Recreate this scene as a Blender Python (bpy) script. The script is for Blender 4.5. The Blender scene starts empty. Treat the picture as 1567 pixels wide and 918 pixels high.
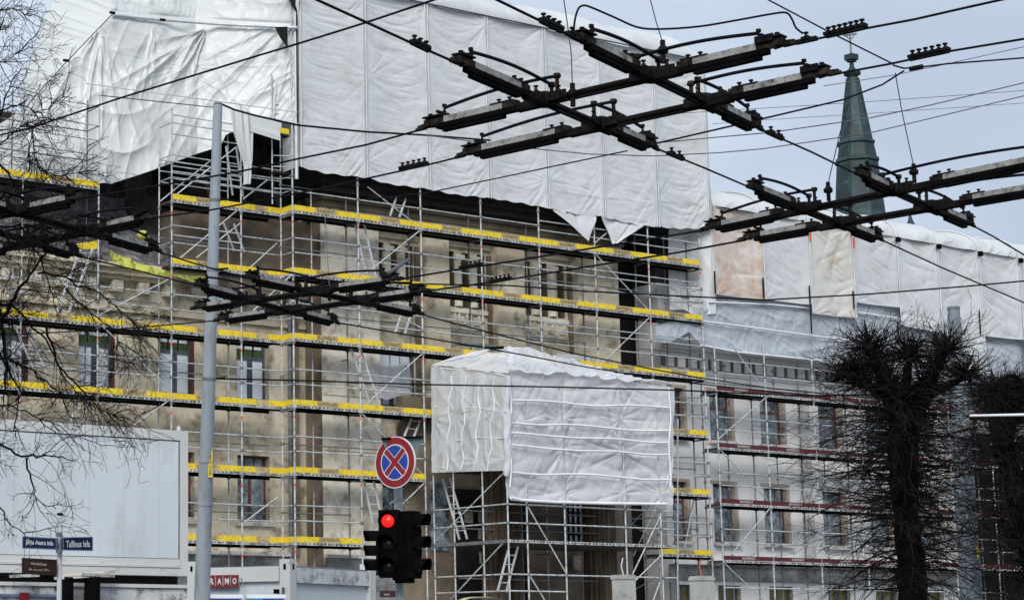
import bpy, bmesh, math, random
import numpy as np
from mathutils import Vector, Matrix, Quaternion, noise as mnoise
rnd = random.Random(7)
C = bpy.context.scene.collection
sc = bpy.context.scene
R = math.radians
# ------------------------------------------------------------------ camera
FPX, CXP, CYP, HZ = 3030., 300., 490., 983.
PIT = math.atan((HZ-CYP)/FPX); AZ = R(58.5)
_fh = Vector((math.cos(AZ), math.sin(AZ), 0)); _r = Vector((math.sin(AZ), -math.cos(AZ), 0)); _z = Vector((0, 0, 1))
CF = _fh*math.cos(PIT)+_z*math.sin(PIT); CU = -_fh*math.sin(PIT)+_z*math.cos(PIT)
CAM = Vector((-33.8996, -49.5959, 1.7))
cd = bpy.data.cameras.new('camera'); cam = bpy.data.objects.new('camera', cd); C.objects.link(cam)
cam.location = CAM
cam.rotation_euler = Matrix((_r, CU, -CF)).transposed().to_euler()
cd.sensor_fit = 'HORIZONTAL'; cd.sensor_width = 36; cd.lens = 36*FPX/1567
cd.shift_x = (783.5-CXP)/1567; cd.shift_y = (CYP-459)/1567
cd.clip_start = 0.2; cd.clip_end = 3000
sc.camera = cam
# ------------------------------------------------------------------ sky, sun, exposure
w = bpy.data.worlds.new("World"); sc.world = w; w.use_nodes = True
nt = w.node_tree; N = nt.nodes; L = nt.links
for n in list(N): N.remove(n)
SUN_EL = R(38); SUNH = (-.70, -.71)      # overcast: light comes softly from high on the left, behind the camera
SUN_AZ = math.atan2(SUNH[0], SUNH[1])
sky = N.new('ShaderNodeTexSky'); sky.sky_type = 'NISHITA'; sky.sun_disc = False
sky.sun_elevation = SUN_EL; sky.sun_rotation = SUN_AZ; sky.altitude = 0; sky.air_density = 1.2; sky.dust_density = 3
tc = N.new('ShaderNodeTexCoord'); mp = N.new('ShaderNodeMapping'); mp.inputs['Scale'].default_value = (1.2, 1.2, 4.0)
no = N.new('ShaderNodeTexNoise'); no.inputs['Scale'].default_value = 2.6; no.inputs['Detail'].default_value = 5; no.inputs['Roughness'].default_value = .5
cr = N.new('ShaderNodeValToRGB')
cr.color_ramp.elements[0].position = .40; cr.color_ramp.elements[0].color = (4.8, 5.6, 6.95, 1)
cr.color_ramp.elements[1].position = .62; cr.color_ramp.elements[1].color = (6.3, 7.2, 8.4, 1)
mx = N.new('ShaderNodeMix'); mx.data_type = 'RGBA'; mx.inputs['Factor'].default_value = .93
bg = N.new('ShaderNodeBackground'); bg.inputs['Strength'].default_value = .061
out = N.new('ShaderNodeOutputWorld')
L.new(tc.outputs['Generated'], mp.inputs[0]); L.new(mp.outputs[0], no.inputs['Vector']); L.new(no.outputs['Fac'], cr.inputs[0])
L.new(sky.outputs[0], mx.inputs['A']); L.new(cr.outputs[0], mx.inputs['B']); L.new(mx.outputs['Result'], bg.inputs[0]); L.new(bg.outputs[0], out.inputs[0])
ld = bpy.data.lights.new('sun', 'SUN'); ld.energy = 1.5; ld.angle = R(32); ld.color = (1, .97, .93)
sun = bpy.data.objects.new('sun', ld); C.objects.link(sun)
sd = Vector((SUNH[0]*math.cos(SUN_EL), SUNH[1]*math.cos(SUN_EL), math.sin(SUN_EL)))
sun.rotation_euler = sd.to_track_quat('Z', 'Y').to_euler()
sc.view_settings.view_transform = 'Standard'; sc.view_settings.look = 'None'; sc.view_settings.exposure = 0.86; sc.view_settings.gamma = 1

# ------------------------------------------------------------------ placing helpers (read a point off the survey photo on a known real plane)
def ray(x, y): return CF*FPX+_r*(x-CXP)+CU*(CYP-y)
def P(x, y, Y=0.):
    d = ray(x, y); return CAM+d*((Y-CAM.y)/d.y)
def PX(x, y, X):
    d = ray(x, y); return CAM+d*((X-CAM.x)/d.x)
def PZ(x, y, z):
    d = ray(x, y); return CAM+d*((z-CAM.z)/d.z)
def PD(x, y, D): return CAM+ray(x, y)/FPX*D
# ------------------------------------------------------------------ materials
def col(c):
    return (c[0], c[1], c[2], 1)
MATS = {}
def mat(name, a, b=None, rough=.7, scale=1.5, metal=0., bump=0., bscale=None, c=None, cfac=0., cscale=6., detail=6, spec=.4, lo=.35, hi=.65, trans=0., alpha=1., stretch=(1, 1, 1), emit=None, estr=0):
    m = bpy.data.materials.new(name); m.use_nodes = True; MATS[name] = m
    t = m.node_tree; n = t.nodes; l = t.links; p = n['Principled BSDF']
    p.inputs['Roughness'].default_value = rough; p.inputs['Metallic'].default_value = metal
    p.inputs['Specular IOR Level'].default_value = spec
    ge = n.new('ShaderNodeNewGeometry'); mp = n.new('ShaderNodeMapping'); mp.inputs['Scale'].default_value = stretch
    l.new(ge.outputs['Position'], mp.inputs[0])
    b = b or a
    nz = n.new('ShaderNodeTexNoise'); nz.inputs['Scale'].default_value = scale; nz.inputs['Detail'].default_value = detail; nz.inputs['Roughness'].default_value = .62
    l.new(mp.outputs[0], nz.inputs['Vector'])
    r = n.new('ShaderNodeValToRGB'); r.color_ramp.elements[0].position = lo; r.color_ramp.elements[1].position = hi
    r.color_ramp.elements[0].color = col(a); r.color_ramp.elements[1].color = col(b)
    l.new(nz.outputs['Fac'], r.inputs[0]); o = r.outputs[0]
    if c:
        n2 = n.new('ShaderNodeTexNoise'); n2.inputs['Scale'].default_value = cscale; n2.inputs['Detail'].default_value = 5; n2.inputs['Roughness'].default_value = .7
        l.new(mp.outputs[0], n2.inputs['Vector'])
        r2 = n.new('ShaderNodeValToRGB'); r2.color_ramp.elements[0].position = .5-cfac*.3; r2.color_ramp.elements[1].position = .68-cfac*.2
        r2.color_ramp.elements[0].color = (0, 0, 0, 1); r2.color_ramp.elements[1].color = (1, 1, 1, 1)
        l.new(n2.outputs['Fac'], r2.inputs[0])
        x = n.new('ShaderNodeMix'); x.data_type = 'RGBA'; l.new(r2.outputs[0], x.inputs['Factor']); l.new(o, x.inputs['A']); x.inputs['B'].default_value = col(c); o = x.outputs['Result']
    l.new(o, p.inputs['Base Color'])
    if bump:
        n3 = n.new('ShaderNodeTexNoise'); n3.inputs['Scale'].default_value = bscale or scale*6; n3.inputs['Detail'].default_value = 5
        l.new(mp.outputs[0], n3.inputs['Vector'])
        bu = n.new('ShaderNodeBump'); bu.inputs['Strength'].default_value = bump; bu.inputs['Distance'].default_value = .03
        l.new(n3.outputs['Fac'], bu.inputs['Height']); l.new(bu.outputs[0], p.inputs['Normal'])
    if emit:
        p.inputs['Emission Color'].default_value = col(emit); p.inputs['Emission Strength'].default_value = estr
    sh = p.outputs[0]; mo = n['Material Output']
    if trans:
        tr = n.new('ShaderNodeBsdfTranslucent'); l.new(o, tr.inputs['Color'])
        ms = n.new('ShaderNodeMixShader'); ms.inputs[0].default_value = trans; l.new(sh, ms.inputs[1]); l.new(tr.outputs[0], ms.inputs[2]); sh = ms.outputs[0]
    if alpha < 1:
        tp = n.new('ShaderNodeBsdfTransparent'); ms = n.new('ShaderNodeMixShader'); ms.inputs[0].default_value = alpha
        l.new(tp.outputs[0], ms.inputs[1]); l.new(sh, ms.inputs[2]); sh = ms.outputs[0]
    l.new(sh, mo.inputs['Surface'])
    return m
M = {}
M['galv'] = mat('galvanised_tube', (.42, .46, .47), (.62, .66, .67), .45, 3.0, metal=.1, c=(.2, .19, .18), cfac=.04, cscale=9)
M['galvdark'] = mat('dark_grey_tube', (.12, .13, .14), (.24, .25, .26), .55, 3.0, metal=.2)  # darker grey than the galvanised tube
M['deckedge'] = mat('deck_edge_steel', (.42, .44, .44), (.62, .64, .63), .5, 4.0, c=(.12, .11, .1), cfac=.25, cscale=7)
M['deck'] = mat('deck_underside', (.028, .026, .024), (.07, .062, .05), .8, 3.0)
M['yellow'] = mat('yellow_board_paint', (.78, .55, .018), (.86, .65, .03), .55, 2.0, c=(.45, .33, .06), cfac=.02, cscale=12)
M['beige'] = mat('bare_board_middle', (.44, .35, .16), (.58, .47, .23), .7, 4.0, c=(.24, .18, .09), cfac=.12, cscale=14)
M['print'] = mat('board_print', (.14, .10, .05), (.2, .14, .07), .8, 9.0)
M['redboard'] = mat('dark_red_board', (.075, .008, .012), (.11, .013, .018), .6, 3.0, c=(.07, .02, .02), cfac=.1, cscale=9)
M['whiteprint'] = mat('white_print', (.6, .58, .55), None, .6)
M['orange'] = mat('orange_mark', (.75, .13, .05), (.6, .09, .03), .6)
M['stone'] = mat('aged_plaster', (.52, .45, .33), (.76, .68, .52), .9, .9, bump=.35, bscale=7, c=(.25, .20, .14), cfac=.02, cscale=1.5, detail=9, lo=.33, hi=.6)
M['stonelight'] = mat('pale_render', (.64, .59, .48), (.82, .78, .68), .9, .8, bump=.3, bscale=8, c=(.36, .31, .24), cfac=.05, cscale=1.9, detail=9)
M['stonedark'] = mat('brown_stone_and_shade', (.11, .083, .06), (.28, .22, .16), .9, .9, bump=.4, bscale=8, detail=8)  # brown stone; also painted shade in the bay strips and frieze gaps
M['voiddark'] = mat('dark_timber_and_void_shade', (.006, .005, .005), (.022, .018, .016), .95, 1.2, bump=.3, bscale=8)  # near-black for timber, and painted shade in voids, recesses and gaps
M['attic'] = mat('dark_attic_wall', (.025, .021, .019), (.075, .064, .056), .95, .8, c=(.02, .018, .018), cfac=.4, cscale=2, bump=.4, bscale=6, detail=9)  # patchy near-black brown
M['roof'] = mat('old_roof_felt', (.035, .032, .034), (.13, .12, .12), .9, 1.1, c=(.28, .26, .26), cfac=.02, cscale=4, bump=.6, bscale=6, detail=9)
M['rwall'] = mat('pale_grey_render', (.77, .765, .75), (.85, .845, .83), .88, .5, bump=.15, bscale=9, c=(.66, .65, .63), cfac=.0, cscale=1.2, detail=8)
M['rtrim'] = mat('grey_trim', (.58, .57, .55), (.69, .68, .66), .88, 1.0, c=(.24, .22, .2), cfac=.1, cscale=3)
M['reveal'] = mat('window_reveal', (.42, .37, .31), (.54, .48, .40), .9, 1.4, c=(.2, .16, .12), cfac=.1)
M['base'] = mat('grey_base_course', (.20, .21, .22), (.31, .32, .33), .9, .8, c=(.13, .13, .13), cfac=.15, cscale=2)
M['brownwood'] = mat('red_brown_timber', (.10, .035, .025), (.17, .06, .04), .6, 3, stretch=(1, 1, .3))
M['whiteframe'] = mat('white_window_paint', (.72, .76, .80), (.82, .85, .88), .4, 2)
M['greyframe'] = mat('slate_window_paint', (.06, .075, .09), (.10, .12, .14), .45, 2)
M['glass'] = mat('dark_glass', (.035, .05, .065), (.15, .19, .22), .15, 1.6, c=(.34, .40, .44), cfac=.16, cscale=3.2, spec=.6)
M['whiteglass'] = mat('curtained_glass', (.66, .73, .79), (.82, .87, .91), .25, 1.2, spec=.5)
M['greenglass'] = mat('green_reflecting_glass', (.035, .06, .02), (.09, .13, .05), .2, 2.0, spec=.5)
M['olive'] = mat('basement_glass', (.07, .065, .02), (.17, .15, .05), .2, 1.6, spec=.4)
M['tarp'] = mat('white_tarpaulin', (.66, .68, .69), (.73, .75, .755), .5, .5, bump=.3, bscale=3.2, c=(.60, .61, .60), cfac=.0, cscale=1.1, spec=.35, trans=.12)
M['tarpgloss'] = mat('glossy_white_sheeting', (.60, .62, .61), (.68, .70, .69), .36, .4, bump=.30, bscale=3.5, spec=.5, trans=.10)
M['tarpcream'] = mat('cream_tarpaulin', (.66, .64, .58), (.74, .73, .69), .5, .7, c=(.58, .51, .41), cfac=-.05, cscale=1.0, bump=.25, bscale=4, trans=.1)
M['tarprust'] = mat('rust_stained_tarpaulin', (.70, .64, .58), (.74, .71, .68), .5, .9, c=(.60, .43, .33), cfac=.32, cscale=1.3, bump=.25, bscale=4, trans=.1)
M['sheer'] = mat('blue_white_sheeting', (.48, .53, .59), (.62, .67, .73), .5, .9, bump=.4, bscale=3, trans=.25, stretch=(.5, 1, 2))
M['mesh'] = mat('translucent_mesh_sheet', (.74, .76, .80), (.84, .86, .89), .45, .7, bump=.45, bscale=5, trans=.25, alpha=.86)
M['meshside'] = mat('translucent_mesh_side', (.78, .80, .82), (.86, .88, .90), .5, .8, bump=.4, bscale=5, trans=.2, alpha=.78)
M['ridge'] = mat('white_tape', (.74, .76, .79), (.84, .85, .88), .5, 2)
M['keder'] = mat('aluminium_rail', (.50, .53, .56), (.66, .69, .72), .4, 2, metal=.2)
M['copper'] = mat('green_copper', (.014, .042, .045), (.045, .095, .095), .6, .35, c=(.012, .022, .026), cfac=.25, cscale=.8, detail=8)
M['copperdark'] = mat('dark_green_copper', (.012, .025, .028), (.028, .05, .052), .6, .6)
M['pale'] = mat('pale_metal', (.60, .63, .66), (.72, .74, .77), .4, 2)
M['black'] = mat('black_rubber', (.002, .002, .002), (.005, .005, .006), .9, 3, spec=.05)
M['blackmetal'] = mat('blackened_steel', (.004, .004, .005), (.016, .015, .015), .65, 9, spec=.05)
M['wire'] = mat('dark_wire', (.005, .006, .010), (.012, .013, .02), .6, 2, spec=.05)
M['thinwire'] = mat('grey_wire', (.06, .065, .075), (.12, .125, .135), .5, 2)
M['beamgrey'] = mat('weathered_insulator', (.22, .22, .21), (.36, .36, .34), .7, 5, c=(.06, .05, .045), cfac=.02, cscale=14, spec=.2)
M['beamrust'] = mat('rusty_bracket', (.010, .008, .007), (.055, .043, .034), .75, 12, c=(.008, .007, .007), cfac=.35, cscale=22, spec=.05)
M['runner'] = mat('dark_runner_bar', (.004, .004, .004), (.014, .012, .012), .7, 7, spec=.05)
M['pole'] = mat('grey_pole_paint', (.30, .345, .385), (.42, .465, .50), .4, 1.3, c=(.22, .24, .26), cfac=.04, cscale=4, bump=.06, bscale=30, stretch=(1, 1, .25))
M['polegreen'] = mat('blue_grey_pole', (.17, .21, .24), (.25, .29, .32), .6, 1.5, stretch=(1, 1, .3))
M['contwhite'] = mat('white_container_panel', (.55, .60, .63), (.63, .68, .71), .45, .35, c=(.50, .54, .56), cfac=.05, cscale=1.4, stretch=(1, 1, .35))
M['contframe'] = mat('off_white_frame', (.53, .54, .53), (.60, .61, .60), .5, 1.5, c=(.36, .35, .32), cfac=-.3, cscale=3, stretch=(.6, 1, 1))
M['stained'] = mat('grime_stained_frame', (.48, .50, .50), (.66, .68, .68), .7, 2.6, c=(.08, .08, .08), cfac=.02, cscale=4)
M['signred'] = mat('sign_red', (.20, .006, .010), (.26, .009, .013), .35, 2)
M['signdark'] = mat('dark_red_plate', (.16, .012, .02), (.21, .02, .028), .45, 3)
M['signblue'] = mat('sign_blue', (.012, .04, .27), (.016, .05, .33), .35, 2)
M['signwhite'] = mat('sign_white', (.72, .72, .74), None, .4)
M['navy'] = mat('navy_plate', (.008, .016, .06), (.015, .028, .09), .3, 5)
M['navyedge'] = mat('blue_grey_plate_edge', (.10, .14, .25), (.2, .25, .36), .3, 4)
M['brownplate'] = mat('brown_plate', (.022, .010, .009), (.04, .018, .016), .4, 4)
M['lit'] = mat('lit_red_lens', (.25, .01, .008), None, .3, emit=(1., .008, .004), estr=1.15)
M['lens'] = mat('unlit_lens', (.012, .008, .008), (.03, .02, .018), .3, 9)
M['bark'] = mat('dark_bark', (.002, .002, .002), (.008, .007, .007), .95, 6, spec=.1, bump=.8, bscale=25, stretch=(1, 1, .4))
M['twig'] = mat('twig_bark', (.006, .005, .005), (.022, .018, .017), .95, 5, spec=.1)
M['concrete'] = mat('pale_concrete', (.40, .41, .38), (.54, .55, .52), .9, 3, c=(.3, .3, .27), cfac=.08, cscale=6, bump=.15, bscale=20)
M['ground'] = mat('asphalt', (.04, .04, .042), (.065, .065, .066), .9, 3, bump=.2, bscale=30)
M['paving'] = mat('concrete_paving', (.2, .2, .19), (.3, .3, .29), .9, 2)
M['bluepaint'] = mat('bright_blue_panel', (.01, .06, .36), (.015, .09, .5), .3, 1.5)
M['lightblue'] = mat('light_blue_panel', (.02, .25, .62), None, .3)
M['cabwhite'] = mat('bright_white_paint', (.78, .82, .86), (.85, .88, .9), .3, 1)
M['clothyellow'] = mat('yellow_green_cloth', (.40, .42, .05), (.62, .62, .13), .7, 3.0, c=(.15, .15, .04), cfac=.12, cscale=8)
M['teal'] = mat('grey_teal_sheet', (.10, .16, .17), (.18, .25, .25), .5, 3)
M['oakcol'] = mat('weathered_fluted_stone', (.035, .025, .018), (.17, .125, .08), .9, 5.0, stretch=(1.5, 1.5, .12), detail=8)
M['helmet'] = mat('pale_yellow_paint', (.45, .43, .2), (.6, .57, .3), .4, 2)
M['green'] = mat('green_mark', (.02, .3, .1), None, .5)
M['jacket'] = mat('navy_jacket', (.01, .02, .06), (.02, .04, .11), .9, 6)

# ------------------------------------------------------------------ object helpers
def tag(o, label=None, cat=None, group=None, kind=None):
    if label: o['label'] = label
    if cat: o['category'] = cat
    if group: o['group'] = group
    if kind: o['kind'] = kind
    return o
def empty(name, loc=(0, 0, 0), label=None, cat=None, group=None):
    o = bpy.data.objects.new(name, None); C.objects.link(o); o.location = loc; o.empty_display_size = .2
    return tag(o, label, cat, group)
def link(name, me, parent=None, loc=None):
    o = bpy.data.objects.new(name, me); C.objects.link(o)
    if loc is not None: o.location = loc
    if parent is not None:
        o.parent = parent
        # children are laid out in world space: undo the parent's own placement
        o.matrix_parent_inverse = Matrix.Translation(-Vector(parent.location)) if parent.type == 'EMPTY' else Matrix.Identity(4)
    return o
class MB:
    def __init__(s): s.v = []; s.f = []; s.mi = []; s.sm = []
    def add(s, vs, fs, mi=0, smooth=False):
        n = len(s.v); s.v += [tuple(v) for v in vs]; s.f += [tuple(i+n for i in f) for f in fs]; s.mi += [mi]*len(fs); s.sm += [smooth]*len(fs); return s
    def box(s, a, b, mi=0):
        x0, y0, z0 = (min(a[i], b[i]) for i in range(3)); x1, y1, z1 = (max(a[i], b[i]) for i in range(3))
        return s.add([(x0, y0, z0), (x1, y0, z0), (x1, y1, z0), (x0, y1, z0), (x0, y0, z1), (x1, y0, z1), (x1, y1, z1), (x0, y1, z1)],
                     [(0, 3, 2, 1), (4, 5, 6, 7), (0, 1, 5, 4), (1, 2, 6, 5), (2, 3, 7, 6), (3, 0, 4, 7)], mi)
    def beam(s, a, b, w, h, mi=0, up=(0, 0, 1), off=(0, 0), taper=1.):
        a = Vector(a); b = Vector(b); d = (b-a).normalized(); u = Vector(up); sd_ = d.cross(u)
        if sd_.length < 1e-4: sd_ = d.cross(Vector((1, 0, 0)))
        sd_.normalize(); u = sd_.cross(d).normalized(); a = a+sd_*off[0]+u*off[1]; b = b+sd_*off[0]+u*off[1]
        vs = [p+sd_*(i*w/2*k)+u*(j*h/2*k) for p, k in ((a, 1), (b, taper)) for i, j in ((-1, -1), (1, -1), (1, 1), (-1, 1))]
        return s.add(vs, [(0, 3, 2, 1), (4, 5, 6, 7), (0, 1, 5, 4), (1, 2, 6, 5), (2, 3, 7, 6), (3, 0, 4, 7)], mi)
    def tube(s, pts, r, n=6, mi=0, smooth=True, cap=True):
        pts = [Vector(p) for p in pts]; m = len(pts); rr = r if isinstance(r, (list, tuple)) else [r]*m
        vs = []; prev = None
        for i, p in enumerate(pts):
            d = (pts[min(i+1, m-1)]-pts[max(i-1, 0)])
            d = d.normalized() if d.length > 1e-9 else Vector((0, 0, 1))
            if prev is None:
                q = Vector((0, 0, 1)) if abs(d.z) < .9 else Vector((1, 0, 0)); e = d.cross(q).normalized()
            else:
                e = prev-d*prev.dot(d); e = e.normalized() if e.length > 1e-6 else d.cross(Vector((0, 0, 1))).normalized()
            prev = e; g = d.cross(e)
            for k in range(n):
                t = 2*math.pi*k/n; vs.append(p+(e*math.cos(t)+g*math.sin(t))*rr[i])
        fs = [(i*n+k, i*n+(k+1) % n, (i+1)*n+(k+1) % n, (i+1)*n+k) for i in range(m-1) for k in range(n)]
        s.add(vs, fs, mi, smooth)
        if cap: s.add([vs[k] for k in range(n)], [tuple(range(n))[::-1]], mi); s.add([vs[(m-1)*n+k] for k in range(n)], [tuple(range(n))], mi)
        return s
    def lathe(s, prof, c=(0, 0, 0), n=16, mi=0, smooth=True, rot=None):
        vs = []
        for r, z in prof:
            for k in range(n):
                t = 2*math.pi*(k+.5)/n; v = Vector((r*math.cos(t), r*math.sin(t), z))
                if rot: v = rot @ v
                vs.append(v+Vector(c))
        fs = [(i*n+k, i*n+(k+1) % n, (i+1)*n+(k+1) % n, (i+1)*n+k) for i in range(len(prof)-1) for k in range(n)]
        return s.add(vs, fs, mi, smooth)
    def prism(s, poly, Y0, Y1, mi=0):   # polygon of (x,z) extruded in y
        n = len(poly); vs = [(p[0], Y0, p[1]) for p in poly]+[(p[0], Y1, p[1]) for p in poly]
        return s.add(vs, [tuple(range(n)), tuple(range(n, 2*n))[::-1]]+[(i, i+n, (i+1) % n+n, (i+1) % n) for i in range(n)], mi)
    def mesh(s, name, mats):
        me = bpy.data.meshes.new(name); me.from_pydata(s.v, [], s.f)
        for m in (mats if isinstance(mats, (list, tuple)) else [mats]): me.materials.append(M[m] if isinstance(m, str) else m)
        me.polygons.foreach_set('material_index', s.mi); me.polygons.foreach_set('use_smooth', s.sm); me.update()
        return me
    def build(s, name, mats, parent=None): return link(name, s.mesh(name, mats), parent)
_unit = {}
def unit_tube(m):
    if m not in _unit: _unit[m] = MB().tube([(0, 0, 0), (0, 0, 1)], 1., 8).mesh('tube', m)
    return _unit[m]
def tube(name, a, b, r, m, parent):
    a = Vector(a); b = Vector(b); d = b-a; o = link(name, unit_tube(m), parent)
    o.rotation_mode = 'QUATERNION'; o.rotation_quaternion = d.to_track_quat('Z', 'Y'); o.location = a; o.scale = (r, r, d.length)
    return o
def boxo(name, a, b, m, parent=None): return MB().box(a, b).build(name, m, parent)
_ft = {}
def text_mesh(txt, h, m, depth=.004, spacing=1., bold=.0):
    k = (txt, h, m, depth, bold)
    if k in _ft: return _ft[k]
    cu = bpy.data.curves.new('lettering', 'FONT'); cu.body = txt; cu.size = h; cu.extrude = depth/2; cu.align_x = 'CENTER'; cu.align_y = 'CENTER'; cu.resolution_u = 2; cu.offset = bold
    cu.space_character = spacing
    o = bpy.data.objects.new('lettering', cu); C.objects.link(o); bpy.context.view_layer.update()
    me = bpy.data.meshes.new_from_object(o.evaluated_get(bpy.context.evaluated_depsgraph_get()))
    bpy.data.objects.remove(o); me.materials.clear(); me.materials.append(M[m]); _ft[k] = me
    return me
def fit_text(me, wdt, hgt, sx=0):
    xs = [v.co.x for v in me.vertices]; ys = [v.co.y for v in me.vertices]
    return wdt/(max(xs)-min(xs)), hgt/(max(ys)-min(ys))
def place_text(name, txt, center, right, up, wdt, hgt, m, parent, bold=0.):
    me = text_mesh(txt, 1., m, bold=bold)
    sx, sy = fit_text(me, wdt, hgt)
    me = me.copy(); right = Vector(right).normalized(); up = Vector(up).normalized(); nrm = right.cross(up)
    ys = [v.co.y for v in me.vertices]; xs = [v.co.x for v in me.vertices]; my = (max(ys)+min(ys))/2; mxx = (max(xs)+min(xs))/2
    for v in me.vertices:
        c_ = v.co; v.co = Vector(center)+right*((c_.x-mxx)*sx)+up*((c_.y-my)*sy)+nrm*(c_.z)
    return link(name, me, parent)
# smooth value noise on arrays
_rs = np.random.RandomState(3); _lat = _rs.rand(256, 256)
def vn(x, y):
    x = np.asarray(x, float)+1000.; y = np.asarray(y, float)+1000.
    xi = np.floor(x).astype(int); yi = np.floor(y).astype(int); fx = x-xi; fy = y-yi
    fx = fx*fx*(3-2*fx); fy = fy*fy*(3-2*fy)
    a = _lat[xi % 256, yi % 256]; b = _lat[(xi+1) % 256, yi % 256]; c = _lat[xi % 256, (yi+1) % 256]; d = _lat[(xi+1) % 256, (yi+1) % 256]
    return (a*(1-fx)+b*fx)*(1-fy)+(c*(1-fx)+d*fx)*fy
def ridge(n): return 1-np.abs(2*n-1)          # sharp crests
def radial(X, Z, ax, az, k, reach, seed, a0=None, spread=None):
    """folds of cloth fanning out from a tie point"""
    th = np.arctan2(Z-az, X-ax); r = np.hypot(X-ax, Z-az)
    f = ridge(vn(th*k+seed, r*.35+seed))**2.5*np.exp(-r/reach)*np.minimum(r*2.5, 1)
    if a0 is not None:
        dd = np.abs((th-a0+math.pi) % (2*math.pi)-math.pi); f = f*np.clip(1.4-dd/spread, 0, 1)
    return f
def sheet(name, X, Y, Z, m, parent=None, mask=None, thick=0):
    nu, nv = X.shape; co = np.stack([X, Y, Z], -1).reshape(-1, 3)
    idx = np.arange(nu*nv).reshape(nu, nv)
    q = np.stack([idx[:-1, :-1], idx[1:, :-1], idx[1:, 1:], idx[:-1, 1:]], -1).reshape(-1, 4)
    if mask is not None: q = q[mask[:-1, :-1].reshape(-1)]
    me = bpy.data.meshes.new(name); me.vertices.add(len(co)); me.vertices.foreach_set('co', co.reshape(-1))
    me.loops.add(q.size); me.loops.foreach_set('vertex_index', q.reshape(-1)); me.polygons.add(len(q))
    me.polygons.foreach_set('loop_start', np.arange(0, q.size, 4)); me.polygons.foreach_set('use_smooth', np.ones(len(q), bool))
    me.update(calc_edges=True); me.validate(); me.materials.append(M[m])
    return link(name, me, parent)
# ================================================================== ground
g = MB().add([(-900, -900, 0), (900, -900, 0), (900, 900, 0), (-900, 900, 0)], [(0, 1, 2, 3)]).build('ground', 'ground'); tag(g, kind='structure')
g = MB().box((-60, -18, -.3), (60, 30, .12)).build('pavement', 'paving'); tag(g, kind='structure')

# ================================================================== building walls
def wall(name, X0, X1, Z0, Z1, Y, holes, m, parent, depth=.35, rev='reveal'):
    """front face at Y cut round rectangular holes; each hole gets its reveals and a dark back"""
    xs = sorted({X0, X1, *[min(max(h[0], X0), X1) for h in holes], *[min(max(h[1], X0), X1) for h in holes]})
    zs = sorted({Z0, Z1, *[min(max(h[2], Z0), Z1) for h in holes], *[min(max(h[3], Z0), Z1) for h in holes]})
    b = MB()
    for i in range(len(xs)-1):
        for j in range(len(zs)-1):
            cx_, cz_ = (xs[i]+xs[i+1])/2, (zs[j]+zs[j+1])/2
            if any(h[0] < cx_ < h[1] and h[2] < cz_ < h[3] for h in holes): continue
            b.add([(xs[i], Y, zs[j]), (xs[i+1], Y, zs[j]), (xs[i+1], Y, zs[j+1]), (xs[i], Y, zs[j+1])], [(0, 1, 2, 3)], 0)
    for h in holes:
        x0, x1, z0, z1 = h[:4]; d = Y+depth
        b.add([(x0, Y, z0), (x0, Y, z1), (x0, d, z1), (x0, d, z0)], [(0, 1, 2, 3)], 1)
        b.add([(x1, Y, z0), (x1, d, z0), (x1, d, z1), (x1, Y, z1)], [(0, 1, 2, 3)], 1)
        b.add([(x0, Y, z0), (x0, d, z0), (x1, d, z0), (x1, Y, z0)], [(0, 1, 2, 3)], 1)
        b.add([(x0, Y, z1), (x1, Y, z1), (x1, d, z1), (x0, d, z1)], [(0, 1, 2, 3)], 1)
    D_ = Y+1.2                                       # solid mass behind
    b.add([(X0, Y, Z0), (X0, D_, Z0), (X0, D_, Z1), (X0, Y, Z1)], [(0, 1, 2, 3)], 0)
    b.add([(X1, Y, Z0), (X1, Y, Z1), (X1, D_, Z1), (X1, D_, Z0)], [(0, 1, 2, 3)], 0)
    b.add([(X0, Y, Z1), (X1, Y, Z1), (X1, D_, Z1), (X0, D_, Z1)], [(0, 1, 2, 3)], 0)
    b.add([(X0, D_, Z0), (X1, D_, Z0), (X1, D_, Z1), (X0, D_, Z1)], [(0, 1, 2, 3)], 0)
    return b.build(name, [m, rev], parent)

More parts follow.
